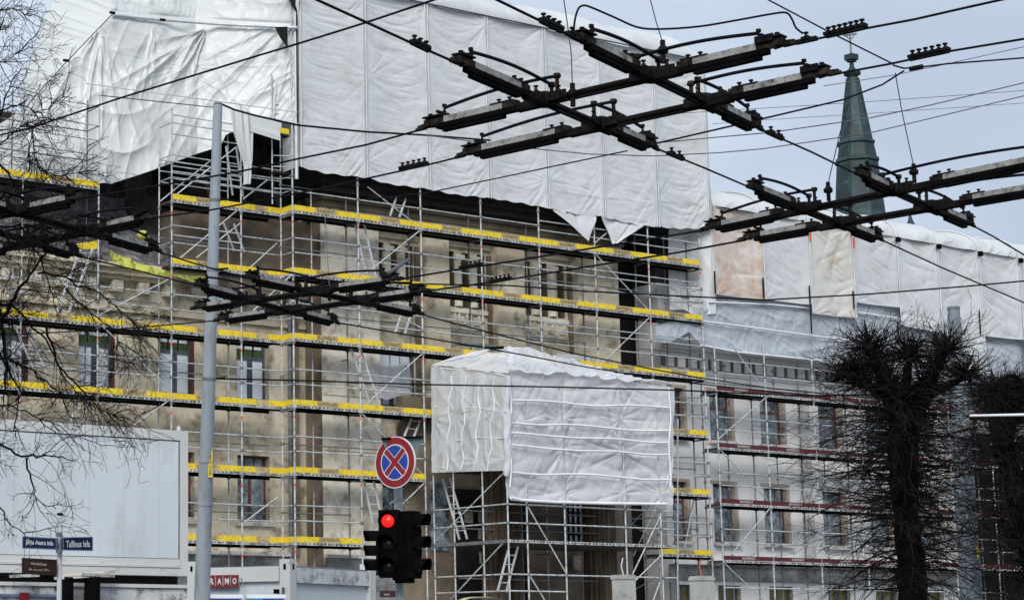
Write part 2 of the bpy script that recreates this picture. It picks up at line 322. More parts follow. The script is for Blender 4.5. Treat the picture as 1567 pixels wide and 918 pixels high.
def window(x0, x1, z0, z1, Y, parent, frame='whiteframe', glass='whiteglass', dark=None, cols=2, transom=None, fw=.07, toplight='glass', casing=None, sill=True, label=None, topwhite=False):
    """frame with mullions; panes are sub-parts"""
    b = MB(); d = .06
    b.box((x0, Y, z0), (x0+fw, Y+d, z1)); b.box((x1-fw, Y, z0), (x1, Y+d, z1))
    b.box((x0+fw, Y, z0), (x1-fw, Y+d, z0+fw)); b.box((x0+fw, Y, z1-fw), (x1-fw, Y+d, z1))
    zt = z0+transom*(z1-z0) if transom else None
    if zt: b.box((x0+fw, Y-.015, zt-fw*.6), (x1-fw, Y+d, zt+fw*.6))
    for k in range(1, cols):
        xm = x0+(x1-x0)*k/cols
        b.box((xm-fw*.65, Y+.004, z0+fw), (xm+fw*.65, Y+d-.004, (zt-fw*.6) if zt else z1-fw))
    w_ = b.build('window', frame, parent)
    if label: w_['label'] = label
    for k in range(cols):
        xa = x0+(x1-x0)*k/cols+fw*.65; xb = x0+(x1-x0)*(k+1)/cols-fw*.65
        boxo('pane', (xa, Y+.03, z0+fw), (xb, Y+.045, (zt-fw*.6) if zt else z1-fw), glass, w_)
        if dark: boxo('sash', (xa+.0, Y+.012, z0+fw), (xa+.09, Y+.028, (zt-fw*.6) if zt else z1-fw), dark, w_)
    if zt:
        for k in range(3):
            xa = x0+fw+(x1-x0-2*fw)*k/3+.02; xb = x0+fw+(x1-x0-2*fw)*(k+1)/3-.02
            boxo('pane', (xa, Y+.03, zt+fw*.6), (xb, Y+.045, z1-fw), toplight, w_)
    if topwhite:
        for k in range(3):
            xa = x0+fw+(x1-x0-2*fw)*k/3+.04; xb = x0+fw+(x1-x0-2*fw)*(k+1)/3-.04
            boxo('pane', (xa, Y+.012, z1-fw-.26), (xb, Y+.027, z1-fw-.02), 'whiteglass', w_)
    if casing:
        boxo('casing', (x1-.02, Y-.22, z0-.02), (x1+.12, Y-.002, z1+.1), casing, w_)
    if sill: boxo('sill', (x0-.12, Y-.36, z0-.14), (x1+.12, Y+.02, z0-.03), 'rtrim', w_)
    return w_

# ---------------------------------------------------------------- old building: left wing + taller central block
bld = empty('ornate_building', (0, 1, 0), 'tall weathered beige stone building with stained plaster behind the yellow scaffold boards', 'building')
YL, YR = 1.9, 1.0                      # left wing wall, central block wall
WX = [(-12.0, -10.95), (-9.25, -8.1), (-6.44, -5.2), (-3.63, -2.4), (-.86, .35)]
up = [(a, b, 9.18, 11.15) for a, b in WX]; lo_ = [(a+.02, b, 5.40, 7.44) for a, b in WX]
low0 = [(a, b, .9, 3.4) for a, b in WX]
wall('wall', -40, 1.76, 0, 12.75, YL, up+lo_+low0, 'stone', bld)
for i, h in enumerate(up):
    window(h[0], h[1], h[2], h[3], YL+.24, bld, 'greyframe', 'whiteglass', 'greyframe', 2, .68, .08, 'greenglass', 'brownwood' if i != 4 else None, topwhite=True)
    MB().box((h[0]-.05, YL-.14, h[2]-.16), (h[1]+.05, YL-.002, h[2]-.03)).build('window_ledge', 'reveal', bld)
for i, h in enumerate(lo_):
    window(h[0], h[1], h[2], h[3], YL+.22, bld, 'brownwood', 'glass', None, 2, .72, .07, 'glass', None)
for h in low0: window(h[0], h[1], h[2], h[3], YL+.22, bld, 'brownwood', 'glass', None, 2, None, .07)
# attic cornice of the left wing with its blocks
b = MB(); b.box((-40, YL-.30, 12.50), (1.70, YL-.002, 12.62)); b.box((-40, YL-.46, 12.62), (1.70, YL-.004, 12.80)); b.box((-40, YL-.62, 12.80), (1.70, YL-.006, 12.95))
b.box((-40, YL-.12, 11.55), (1.70, YL-.003, 11.66))
b.build('cornice', 'stone', bld)
for k in range(16): boxo('cornice_block', (1.0-k*.92, YL-.28, 12.14), (1.0-k*.92+.36, YL-.005, 12.48), 'stonelight', bld)
# roof of left wing, attic wall and dark timber below the sheeting
b = MB().add([(-40, YL-.60, 12.97), (-6.0, YL-.60, 12.97), (-6.0, 5.0, 15.9), (-40, 5.0, 15.9)], [(0, 1, 2, 3)]).add([(-6.0, YL-.60, 12.97), (-3.0, YL-.60, 12.97), (-3.0, 5.2, 16.1), (-6.0, 5.2, 16.1)], [(0, 1, 2, 3)])
rf = b.build('roof', 'roof', bld)
wall('attic_wall', -3.62, 1.76, 12.96, 20.5, 3.0, [(-3.3, -2.0, 15.6, 17.4), (-1.2, .5, 15.6, 17.6)], 'attic', bld, .5, 'voiddark')
MB().box((-30, 4.85, 13.0), (-3.0, 5.0, 18.1)).build('rear_wall', 'attic', bld)
MB().box((-3.0, 1.72, 13.0), (1.74, 2.98, 15.0)).build('brick_upstand', 'stonedark', bld)
for x in (-3.4, -2.1, -.8, .5, 1.5): tube('roof_strut', (x, 1.3, 14.9), (x+.1, 2.9, 18.6), .07, 'voiddark', bld)
for z in (15.6, 16.6, 17.6): MB().box((-3.5, 2.82, z), (1.7, 2.94, z+.16)).build('roof_beam', 'voiddark', bld)
# central block: piers in front, recessed bays between
PW = [(1.76, 4.05, 0), (5.95, 6.95, 0), (9.02, 10.22, 0), (12.62, 14.5, 0)]
for a, bb, _ in PW: wall('pier', a, bb, 0, 15.1, YR, [], 'stonelight' if a < 2 else 'stone', bld)
BX = [(4.05, 5.95), (6.95, 9.02), (10.22, 12.62)]
SZ0, SZ1 = 13.1, 14.75
def slots(a, bb, n):
    wd = (bb-a); return [(a+wd*(k+.5)/n-.16, a+wd*(k+.5)/n+.16, 12.75, 14.62) for k in range(n)]
for i, (a, bb) in enumerate(BX):
    hs = slots(a+.05, bb-.05, 3)
    if i == 0: hs = hs+[(4.30, 5.72, 9.2, 11.30), (4.3, 5.7, 5.2, 7.4)]
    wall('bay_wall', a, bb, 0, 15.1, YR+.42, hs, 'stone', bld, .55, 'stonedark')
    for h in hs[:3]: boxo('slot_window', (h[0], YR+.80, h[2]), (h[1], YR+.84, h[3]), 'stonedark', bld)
    for k in range(1, 3):                        # flat half-columns between the slots
        xm = a+.05+(bb-a-.1)*k/3
        MB().lathe([(.17, 12.78), (.15, 14.4)], (xm, YR+.46, 0), 10).box((xm-.2, YR+.28, 14.4), (xm+.2, YR+.418, 14.52)).build('half_column', 'stonelight', bld)
    boxo('bay_lintel', (a+.002, YR+.30, 14.78), (bb-.002, YR+.41, 15.08), 'stone', bld)
    MB().box((a+.02, YR+.34, 12.56), (bb-.16, YR+.417, 12.70)).box((a+.02, YR+.37, 12.02), (bb-.16, YR+.416, 12.07)).build('string_band', 'stonelight', bld)
    # shadow painted as a dark strip at the right of each bay
    boxo('shade_strip', (bb-.15, YR+.30, 2), (bb-.004, YR+.415, 14.6), 'stonedark', bld)
window(4.34, 5.70, 9.22, 11.28, YR+.48, bld, 'greyframe', 'whiteglass', 'greyframe', 3, .62, .07, 'whiteglass')
window(4.34, 5.66, 5.22, 7.38, YR+.66, bld, 'greyframe', 'glass', None, 2, .7, .07, 'glass')
# quoin-like panel joints and sunk panels
for i in (1, 2):
    a, bb = BX[i]; z0 = 11.42 if i == 1 else 11.36
    b = MB()
    for s_ in range(4):                          # frame of the panel below the meander
        pass
    zt, zb = 11.98, 10.1
    b.box((a+.12, YR+.36, zt-.07), (bb-.16, YR+.418, zt)); b.box((a+.12, YR+.36, zb), (bb-.16, YR+.418, zb+.07))
    b.box((a+.12, YR+.36, zb+.07), (a+.19, YR+.418, zt-.07)); b.box((bb-.23, YR+.36, zb+.07), (bb-.16, YR+.418, zt-.07))
    b.build('panel_frame', 'stone', bld)
    boxo('sunk_panel', (a+.42, YR+.395, 10.35), (bb-.42, YR+.417, 11.3), 'stonedark' if i == 2 else 'stone', bld)
    # greek key relief
    u = .085; n = int((bb-a-.3)/(u*6)); x = a+.14; z = 12.10
    for k in range(n):
        b = MB(); X = x+k*u*6
        def bar(i0, i1, j0, j1): b.box((X+i0*u, YR+.375, z+j0*u), (X+i1*u, YR+.418, z+j1*u))
        bar(0, 1, 0, 6); bar(1, 5, 5, 6); bar(4, 5, 1, 5); bar(2, 4, 1, 2); bar(2, 3, 2, 4); bar(5, 6, 0, 1)
        b.build('greek_key', 'stonelight', bld)
# blocks and stone joints on piers (proud courses)
for (a, bb, _), n in zip(PW, (6, 6, 6, 6)):
    for k in range(7):
        z = 2.4+k*1.75+(hash((a, k)) % 3)*.0
        MB().box((a+.06, YR-.035, z), (bb-.06, YR-.002, z+1.69)).build('stone_panel', 'stonelight' if a < 2 else 'stone', bld)
# entablature and eaves of the central block
b = MB(); b.box((1.70, YR-.10, 15.10), (14.6, YR+1.2, 15.42)); b.build('architrave', 'stone', bld)
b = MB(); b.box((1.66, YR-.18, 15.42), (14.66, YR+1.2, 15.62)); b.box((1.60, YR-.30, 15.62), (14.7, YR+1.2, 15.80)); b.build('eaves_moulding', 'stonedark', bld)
b = MB(); b.box((1.4, YR-.62, 15.80), (14.9, YR+1.6, 16.02)); b.box((1.3, YR-.72, 16.02), (15.0, YR+1.6, 16.9)); b.build('eaves', 'voiddark', bld)
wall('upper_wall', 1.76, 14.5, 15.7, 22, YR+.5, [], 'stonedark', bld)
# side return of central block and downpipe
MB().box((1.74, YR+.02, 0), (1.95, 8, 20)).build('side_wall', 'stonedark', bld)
MB().box((1.10, YL-.16, 4.4), (1.38, YL-.004, 12.4)).build('pilaster_strip', 'stonedark', bld)
tube('downpipe', (1.05, YL-.14, .2), (1.05, YL-.14, 12.4), .065, 'galvdark', bld)
# grey base course
MB().box((-40, YL-.12, 0), (1.0, YL-.004, 4.35)).box((1.78, YR-.16, 0), (5.0, YR-.04, 4.30)).build('base_course', 'base', bld)
MB().box((-40, YL-.2, 4.35), (1.0, YL-.008, 4.47)).box((1.78, YR-.22, 4.30), (5.0, YR-.04, 4.40)).build('string_course', 'rtrim', bld)
# gap beyond the block's corner, its shade painted as near-black walls
MB().box((14.5, 2.6, 0), (16.9, 2.8, 20)).build('recess_wall', 'voiddark', bld)
MB().box((14.4, 1.4, 5), (14.52, 2.6, 20)).build('recess_side', 'voiddark', bld)
# entrance recess below the porch: wall, doors, columns
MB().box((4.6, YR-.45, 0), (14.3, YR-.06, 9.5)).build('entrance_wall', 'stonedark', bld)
for x0, x1, z0, z1, m_ in ((6.6, 8.0, 3.0, 6.6, 'voiddark'), (8.8, 9.6, 1.0, 6.8, 'voiddark'), (5.6, 6.3, 4.6, 6.8, 'glass')):
    boxo('doorway', (x0, YR-.5, z0), (x1, YR-.455, z1), m_, bld)
def fluted(x, y, r, z0, z1, name, m_='oakcol', n=40):
    b = MB(); vs = []
    for z, k in ((z0, 1.04), (z1, .94)):
        for i in range(n):
            t = 2*math.pi*i/n; rr = r*k*(1 if i % 2 else .93); vs.append((x+rr*math.cos(t), y+rr*math.sin(t), z))
    b.add(vs, [(i, (i+1) % n, n+(i+1) % n, n+i) for i in range(n)])
    b.box((x-r*1.2, y-r*1.2, z0-.3), (x+r*1.2, y+r*1.2, z0)); b.box((x-r*1.15, y-r*1.15, z1), (x+r*1.15, y+r*1.15, z1+.25))
    return b.build(name, m_, bld)
for xa, xb, Y in ((895, 941, -.9), (780, 800, -.9), (738, 776, -.9)):
    c0 = P((xa+xb)/2, 840, Y); r_ = (P(xb, 840, Y)-P(xa, 840, Y)).length/2*.82
    fluted(c0.x, c0.y, r_, .6, 9.0, 'column')
c0 = P(867, 768, .3); c1 = P(893, 836, .3)
wnd = MB().box((c0.x, .3, c1.z), (c1.x, .34, c0.z)).build('tall_window', 'whiteglass', bld)
for t in (.33, .66, .0, .98): MB().box((c0.x+(c1.x-c0.x)*t-.0, .24, c1.z), (c0.x+(c1.x-c0.x)*t+.05, .295, c0.z)).build('glazing_bar', 'black', wnd)
for t in (.25, .5, .75): MB().box((c0.x, .25, c1.z+(c0.z-c1.z)*t), (c1.x, .292, c1.z+(c0.z-c1.z)*t+.05)).build('glazing_bar', 'black', wnd)
for (xa, ya, xb, yb) in ((733, 783, 750, 800), (733, 810, 750, 825), (735, 845, 750, 862), (712, 783, 724, 800), (878, 850, 893, 872)):
    c0 = P(xa, ya, .35); c1 = P(xb, yb, .35); boxo('white_pane', (c0.x, .35, c1.z), (c1.x, .40, c0.z), 'reveal', bld)
# white board leaning in the upper void, hanging sheet over window
c0 = P(758, 540, .95)

# ---------------------------------------------------------------- pale right wing
rb = empty('pale_building', (20, 1, 0), 'pale grey plastered wing with red framed windows behind the dark red scaffold boards', 'building')
YW = 1.2
RX = [(16.95, 17.62), (18.92, 20.0), (21.5, 22.68), (24.6, 25.75), (27.2, 28.4), (29.8, 31.0), (32.4, 33.6), (35.0, 36.2), (37.6, 38.8)]
hol = [(a, b, 8.88, 10.66) for a, b in RX]+[(a, b, 5.24, 7.32) for a, b in RX]+[(a+.05, b+.1, 2.4, 3.72) for a, b in RX]
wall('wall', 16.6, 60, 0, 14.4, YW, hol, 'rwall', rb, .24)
for a, b_ in RX:
    window(a+.02, b_-.02, 8.9, 10.62, YW+.15, rb, 'brownwood', 'glass', None, 1, .68, .06, 'glass', None, True)
    window(a+.02, b_-.02, 5.26, 7.28, YW+.15, rb, 'brownwood', 'glass', None, 1, .68, .06, 'glass', None, True)
    window(a+.07, b_+.08, 2.42, 3.70, YW+.15, rb, 'greyframe', 'olive', None, 2, None, .05, 'olive', None, False)
    for z0, z1 in ((8.88, 10.66), (5.24, 7.32)):
        c_ = MB(); c_.box((b_+.002, YW-.03, z0-.1), (b_+.14, YW-.002, z1+.12)); c_.box((a-.15, YW-.03, z1+.002), (b_-.002, YW-.002, z1+.12))
        c_.build('window_surround', 'reveal', rb)
b = MB(); b.box((16.6, YW-.07, 10.98), (60, YW-.002, 11.10)); b.box((16.6, YW-.05, 11.22), (60, YW-.003, 11.27)); b.box((16.6, YW-.18, 12.06), (60, YW-.004, 12.2)); b.box((16.6, YW-.3, 12.2), (60, YW-.005, 12.35))
b.build('cornice', 'rwall', rb)
for k in range(40):
    boxo('dentil_block', (16.8+k*.56, YW-.10, 11.42), (16.8+k*.56+.36, YW-.032, 11.80), 'rwall', rb)
MB().box((16.6, YW-.03, 11.42), (39.4, YW-.001, 11.80)).build('frieze_back', 'stonedark', rb)  # dark colour paints the shade between the dentil blocks
b = MB(); b.box((16.6, YW-.22, 4.42), (60, YW-.004, 4.60)); b.build('string_course', 'rwall', rb)
MB().box((16.6, YW-.05, 3.85), (60, YW-.003, 4.42)).box((16.6, YW-.09, .1), (17.0, YW-.003, 3.8)).build('base_band', 'base', rb)
for x in (23.45, 31.6): MB().box((x, YW-.10, 4.6), (x+.55, YW-.004, 11.0)).build('pilaster', 'rtrim', rb)
MB().box((16.6, 1.3, 14.4), (60, 9, 18.0)).build('attic', 'attic', rb)
MB().box((14.6, 3, 0), (60, 12, 12)).build('core', 'voiddark', rb)
db = MB().box((32.9, .86, 0), (60, 1.15, 9.9)).build('dark_annex', 'voiddark'); tag(db, 'low dark annex wall behind the scaffold at the far right edge', 'building')
# ================================================================== scaffolds
ROW = [4.87, 6.97, 9.03, 11.08, 13.12, 15.09]      # tops of the toe boards
def board_mesh(Lg, cols, txt=True, axis='x', hh=.20):
    """toe board along +x from 0..Lg: painted ends, bare printed middle"""
    b = MB(); t = .035; segs = [(0, .34, 0), (.34, .66, 1), (.66, 1, 0)]
    for s0, s1, k in segs: b.box((Lg*s0+.01*(s0 > 0), 0 if k == 0 else .004, 0), (Lg*s1-.01*(s1 < 1), t, hh), k)
    me = b.mesh('toe_board', cols)
    if txt:
        tm = text_mesh('RAMIRENT', 1., cols[2]); sx, sy = fit_text(tm, Lg*.27, hh*.58)
        xs = [v.co.x for v in tm.vertices]; ys = [v.co.y for v in tm.vertices]; mx_, my_ = (max(xs)+min(xs))/2, (max(ys)+min(ys))/2
        vs = [(Lg/2+(v.co.x-mx_)*sx, -.002-v.co.z*.5, hh*.5+(v.co.y-my_)*sy) for v in tm.vertices]
        b.add(vs, [tuple(p.vertices) for p in tm.polygons], 2)
        me = b.mesh('toe_board', cols)
    return me
TB = board_mesh(2.44, ['yellow', 'beige', 'print'], hh=.168); TBp = board_mesh(2.44, ['yellow', 'beige', 'print'], False, hh=.168)
TBs = MB().box((0, 0, 0), (1, .035, .168)).mesh('toe_board', 'yellow')
RB = board_mesh(2.44, ['redboard', 'redboard', 'whiteprint'], hh=.15)
# perforated deck edge
def deckedge(Lg):
    b = MB().box((0, 0, 0), (Lg, .045, .085))
    n = int(Lg/.14)
    for k in range(n): b.box((.06+k*.14, -.004, .028), (.06+k*.14+.055, -.001, .06), 1)
    return b.mesh('deck_edge', ['deckedge', 'black'])
DE = deckedge(2.46)
def put(name, me, parent, loc, rz=0., sx=1.):
    o = link(name, me, parent); o.location = loc; o.rotation_euler = (0, 0, rz); o.scale = (sx, 1, 1); return o
def ladder(parent, a, b, w=.38, side=(1, 0, 0), m='pale'):
    a = Vector(a); b = Vector(b); s_ = Vector(side)*w/2; l = (b-a).length
    q = MB().beam(a-s_, b-s_, .038, .06).beam(a+s_, b+s_, .038, .06)
    ld_ = q.build('ladder', m, parent)
    n = int(l/.29)
    for k in range(1, n):
        p = a+(b-a)*(k/n); tube('rung', p-s_, p+s_, .014, m, ld_)
    return ld_
def couplers(parent, pts, m='galvdark'):
    b = MB()
    for p in pts:
        b.lathe([(.055, -.04), (.06, 0), (.055, .04)], p, 8)
    if pts: tag(b.build('couplers', m, parent), kind='stuff')
def bands(parent, pts):
    b = MB()
    for p in pts: b.lathe([(.03, -.045), (.03, .045)], p, 8)
    tag(b.build('joint_markings', 'orange', parent), kind='stuff')
RT = .0245
def bay(parent, X0, X1, zt, Yf, Yb, board='y', rails=True, inner=True, toe=True, deck=True, text=True, rr=None):
    Lg = X1-X0
    z0 = zt-.17
    if toe: put('toe_board', (TB if text else TBp) if board == 'y' else RB, parent, (X0+.03, Yf-.03-(.004 if int(X0*2) % 2 else 0), z0), 0, (Lg-.06)/2.44)
    if deck:
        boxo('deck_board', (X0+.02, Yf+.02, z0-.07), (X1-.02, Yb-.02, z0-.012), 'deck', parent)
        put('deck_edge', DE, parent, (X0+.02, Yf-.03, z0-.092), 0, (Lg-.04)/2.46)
        b = MB().box((X0+.02, Yf+.03, z0-.145), (X1-.02, Yf+.06, z0-.075)).box((X0+.02, Yb-.06, z0-.145), (X1-.02, Yb-.03, z0-.075)); b.build('deck_shade_bar', 'black', parent)  # black bars paint the shade below the deck edge
    if rails:
        for dz in (rr or (.47, .93)):
            tube('guard_rail', (X0, Yf, zt+dz), (X1, Yf, zt+dz), RT*.86, 'galv', parent)
        if inner and rnd.random() < .6: tube('guard_rail', (X0, Yb, zt+.75), (X1, Yb, zt+.75), RT*.86, 'galvdark', parent)

# ---- main scaffold in front of the central block
ms = empty('scaffold', (0, 0, 0), 'long silver tube scaffold with yellow toe boards in front of the beige central block', 'scaffold')
XS = [2.5*k for k in range(8)]
jp, bp = [], []
for i, x in enumerate(XS):
    top = 16.25 if i < 7 else 15.9
    if i == 0: top = 22.3
    tube('upright_pole', (x, 0, 0), (x, 0, top), RT*1.15, 'galv', ms)
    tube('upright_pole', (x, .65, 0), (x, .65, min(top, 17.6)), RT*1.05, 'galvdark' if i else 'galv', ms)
    for z in ROW:
        jp += [(x, 0, z-.3), (x, 0, z+.47), (x, 0, z+.93), (x, .65, z-.3), (x, .65, z+.75)]
        bp += [(x, 0, z-.55+.1*((i*7+int(z)) % 3))]
        boxo('cross_bearer', (x-.02, .02, z-.33), (x+.02, .63, z-.28), 'galvdark', ms)
    if i not in (0, 7): tube('tie_bar', (x, .65, 10.5), (x, 1.3, 10.5), .02, 'galvdark', ms)
tube('upright_pole', (1.15, .65, 0), (1.15, .65, 15.8), RT, 'galv', ms)
rows_for = {0: range(6), 1: range(6), 2: range(2, 6), 3: range(3, 6), 4: range(3, 6), 5: range(2, 6), 6: range(6)}
for i in range(7):
    for j in range(6):
        z = ROW[j]
        if i == 1 and j == 0: continue
        vis = j in rows_for[i] or (i == 6)
        if i in (2,) and j < 2: vis = False
        if vis: bay(ms, XS[i], XS[i+1], z, 0, .65, rr=(.47, .93) if j < 5 else ((.30, .62) if i > 3 else (.45,)))
        if i in (4, 5, 6) and j in (3, 4): tube('guard_rail', (XS[i], .0, z+1.15), (XS[i+1], 0, z+1.15), RT*.8, 'galv', ms)
for j, z in enumerate(ROW):                        # end boards and rails at the left return
    put('toe_board', TBs, ms, (-.02, .66, z-.17), -math.pi/2, .66)
    for dz in (.47, .93): tube('end_rail', (0, 0, z+dz), (0, .65, z+dz), RT*.8, 'galv', ms)
    boxo('deck_edge', (-.04, .02, z-.26), (0, .63, z-.175), 'deckedge', ms)
    if j in (2, 3, 4, 5) or True:
        put('toe_board', TBs, ms, (17.53, .0, z-.17), math.pi/2, .64)
        for dz in (.47, .93): tube('end_rail', (17.5, 0, z+dz), (17.5, .65, z+dz), RT*.8, 'galv', ms)
couplers(ms, jp); bands(ms, bp)
# diagonal braces seen in the photo
for a, b in (((0, 0, ROW[4]-.2), (-1.48, .65, ROW[3]+.3)), ((5, 0, ROW[5]-.25), (2.5, 0, ROW[4]-.15)), ((5, 0, ROW[3]-.25), (2.5, 0, ROW[2]-.15)),
             ((2.5, 0, ROW[2]-.25), (5, 0, ROW[1]-.1)), ((5, 0, ROW[1]-.25), (2.5, 0, ROW[0]-.15)), ((12.5, 0, ROW[5]-.25), (15, 0, ROW[4]-.1)), ((15, 0, ROW[4]-.25), (12.5, 0, ROW[3]-.15)),
             ((2.9, 0, 16.0), (5, 0, ROW[5]-.2)), ((12.5, 0, ROW[5]+.1), (13.6, 0, 16.0)), ((5, 0, ROW[4]-1.5), (3.6, .3, ROW[4]-.9)), ((17.5, .65, 7.0), (16.2, 0, 4.9)), ((15., 0, 6.4), (13.8, 0, 4.6))):
    tube('diagonal_brace', a, b, .021, 'galv', ms)
def lad(x0, y0, x1, y1, Y0=.3, Y1=.45, par=ms): ladder(par, P(x0, y0, Y0), P(x1, y1, Y1))
lad(548, 335, 572, 440); lad(541, 524, 571, 612); lad(646, 296, 664, 292) if False else None
lad(612, 510, 630, 455); lad(604, 332, 618, 290); lad(626, 668, 640, 632); lad(563, 728, 578, 800)
b = MB()                                            # storage box and sheets in the right end bay
for p0, p1, m_ in ((P(1030, 575, .4), P(1046, 583, .4), 'redboard'),):
    pass

# ---- worker's ladder tower by the tall seam pole (small yellow box up high)
for z in (17.3, 16.1): boxo('deck_board', (-.62, .05, z-.05), (-.06, .30, z), 'voiddark', ms)
put('toe_board', TBs, ms, (-.60, .02, 17.32), 0, .5)
for x in (-.75, -.72): pass
tube('upright_pole', (-.55, .3, 15.1), (-.55, .3, 19.3), RT, 'galv', ms)
tube('upright_pole', (0, .65, 17.6), (0, .65, 19.4), RT, 'galv', ms)
ladder(ms, (-.45, .2, 17.4), (-.2, .3, 19.2), .3)
for z in (15.6, 15.95, 16.3, 16.65): tube('end_rail', (-.5, .3, z), (0, .1, z), .018, 'galv', ms)

# ---- left wing scaffold
ls = empty('scaffold', (-4, .65, 0), 'silver tube scaffold with yellow toe boards along the left wing behind the lamp pole', 'scaffold')
XL = [-1.48, -3.97, -6.48, -8.98, -11.48, -13.98]
jp, bp = [], []
YF, YB = .65, 1.4
for i, x in enumerate(XL):
    tops = {0: 18.2, 1: 17.75, 2: 17.8, 3: 17.8, 4: 17.8, 5: 17.8}[i]
    tube('upright_pole', (x, YF, 0), (x, YF, tops), RT*1.1, 'galv', ls)
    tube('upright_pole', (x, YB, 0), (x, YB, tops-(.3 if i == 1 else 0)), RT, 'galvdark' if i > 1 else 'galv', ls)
    for z in ROW:
        if z < 12 or i < 2: jp += [(x, YF, z-.3), (x, YF, z+.47), (x, YF, z+.93), (x, YB, z-.3)]; bp += [(x, YF, z-.6)]
for j, z in enumerate(ROW):
    bay(ls, -1.48, 0, z, YF, YB, text=False, rr=(.47, .93))
    bay(ls, -3.97, -1.48, z, YF, YB, rr=(.47, .93) if j < 4 else (.47, .70, 1.0))
    if j < 4:
        for a, c in ((-6.48, -3.97), (-8.98, -6.48), (-11.48, -8.98), (-13.98, -11.48)):
            bay(ls, a, c, z, YF, YB, rr=(.47, .93))
for a, c in ((-8.98, -6.48), (-11.48, -8.98), (-13.98, -11.48)):
    bay(ls, a, c, 15.15, YF, YB, rr=(.4, .8, 1.25, 1.7, 2.3), inner=False)
    for dz in (.8, 1.7): tube('guard_rail', (a, YB, 15.15+dz), (c, YB, 15.15+dz), RT*.8, 'galvdark', ls)
for z in (15.55, 15.95, 16.4, 16.85, 17.45): tube('end_rail', (-6.48, YF, z), (-6.48, YB, z), RT*.8, 'galvdark', ls)
for z in (16.95, 17.3, 17.55, 15.6, 15.95, 16.3): 
    tube('guard_rail', (-3.97, YF, z), (-1.48, YF, z), RT*.8, 'galv', ls)
    if z < 16.5: tube('guard_rail', (-3.97, YB, z), (-1.48, YB, z), RT*.8, 'galv', ls); tube('guard_rail', (-1.48, YF, z), (0, YF, z), RT*.8, 'galv', ls)
for z in (17.3, 16.3, 15.6, 13.6, 14.1): tube('end_rail', (-3.97, YF, z), (-3.97, YB, z), RT*.8, 'galv', ls)
couplers(ls, jp); bands(ls, bp)
for a, b in ((P(263, 425, YF), P(152, 482, YF)), (P(152, 495, YF), P(263, 598, YF)), (P(272, 398, YF), P(368, 318, YF)), (P(205, 650, YF), P(262, 610, YF)), (P(300, 395, YF), P(370, 340, YF)),
             (P(243, 310, YB), P(330, 240, YB)), (P(265, 302, YF), P(362, 225, YF)), (P(372, 305, YF), P(410, 275, YF)), (P(380, 412, YF), P(424, 372, YF)), (P(205, 640, YB), P(262, 612, YB)), (P(372, 800, YF), P(425, 760, YF)),):
    tube('diagonal_brace', a, b, .022, 'galv', ls)
lad(354, 225, 364, 300, .8, 1.0, ls); lad(350, 342, 366, 385, .8, 1.1, ls); lad(96, 478, 135, 375, .9, 1.2, ls); lad(118, 645, 133, 600, .9, 1.2, ls); lad(32, 500, 62, 570, .9, 1.2, ls)

# ---- right wing scaffold with dark red boards
rs = empty('scaffold', (20, 0, 0), 'silver tube scaffold with dark red toe boards in front of the pale right wing', 'scaffold')
XR = [18.03+2.49*k for k in range(11)]
RROW = [(4.72, 0), (6.70, 0), (8.66, 0), (10.68, 0)]
jp, bp = [], []
for i, x in enumerate(XR):
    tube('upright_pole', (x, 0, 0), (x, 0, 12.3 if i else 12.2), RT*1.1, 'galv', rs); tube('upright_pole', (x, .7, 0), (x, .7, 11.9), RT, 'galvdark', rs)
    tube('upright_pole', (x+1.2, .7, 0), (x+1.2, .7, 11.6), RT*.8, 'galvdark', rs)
    for z, _ in RROW:
        jp += [(x, 0, z-.3), (x, 0, z+.45), (x, 0, z+.9), (x, .7, z-.3), (x, .7, z+.6)]; boxo('cross_bearer', (x-.02, .02, z-.33), (x+.02, .68, z-.28), 'galvdark', rs)
        jp += [(x+1.2, .7, z-.3), (x+1.2, .7, z+.4), (x+1.2, .7, z+.85)]
for i in range(10):
    for j, (z, _) in enumerate(RROW): bay(rs, XR[i], XR[i+1], z, 0, .7, board='r', inner=False, rr=(.45, .9))
for z in (3.6, 3.1, 2.6): tube('guard_rail', (XR[0], 0, z), (XR[-1], 0, z), RT, 'galv', rs)
couplers(rs, jp)
for a, b in (((18.03, 0, RROW[2][0]-.2), (20.5, 0, RROW[1][0]-.1)), ((18.03, 0, RROW[2][0]+.1), (20.5, 0, RROW[3][0]-.3)), ((18.03, 0, RROW[0][0]-.25), (20.5, 0, 2.8)), ((19.0, 0, 12.1), (20.5, 0, RROW[3][0]-.1)), ((20.5, 0, RROW[1][0]-.25), (18.4, 0, RROW[0][0]))):
    tube('diagonal_brace', a, b, .02, 'galv', rs)
# small end frames between the two scaffolds (light brackets)
for z in (13.6, 14.2, 9.6, 10.2, 7.5, 8.1, 5.4, 6.0):
    tube('end_rail', (16.4, .65, z), (17.5, .1, z), .018, 'galvdark', ms)
tube('upright_pole', (16.4, .65, 0), (16.4, .65, 15.9), RT*.9, 'galvdark', ms)
couplers(ms, [(16.4, .65, z) for z in (4.4, 5.4, 6, 6.5, 7.5, 8.1, 8.6, 9.6, 10.2, 10.7, 13.6, 14.2)])

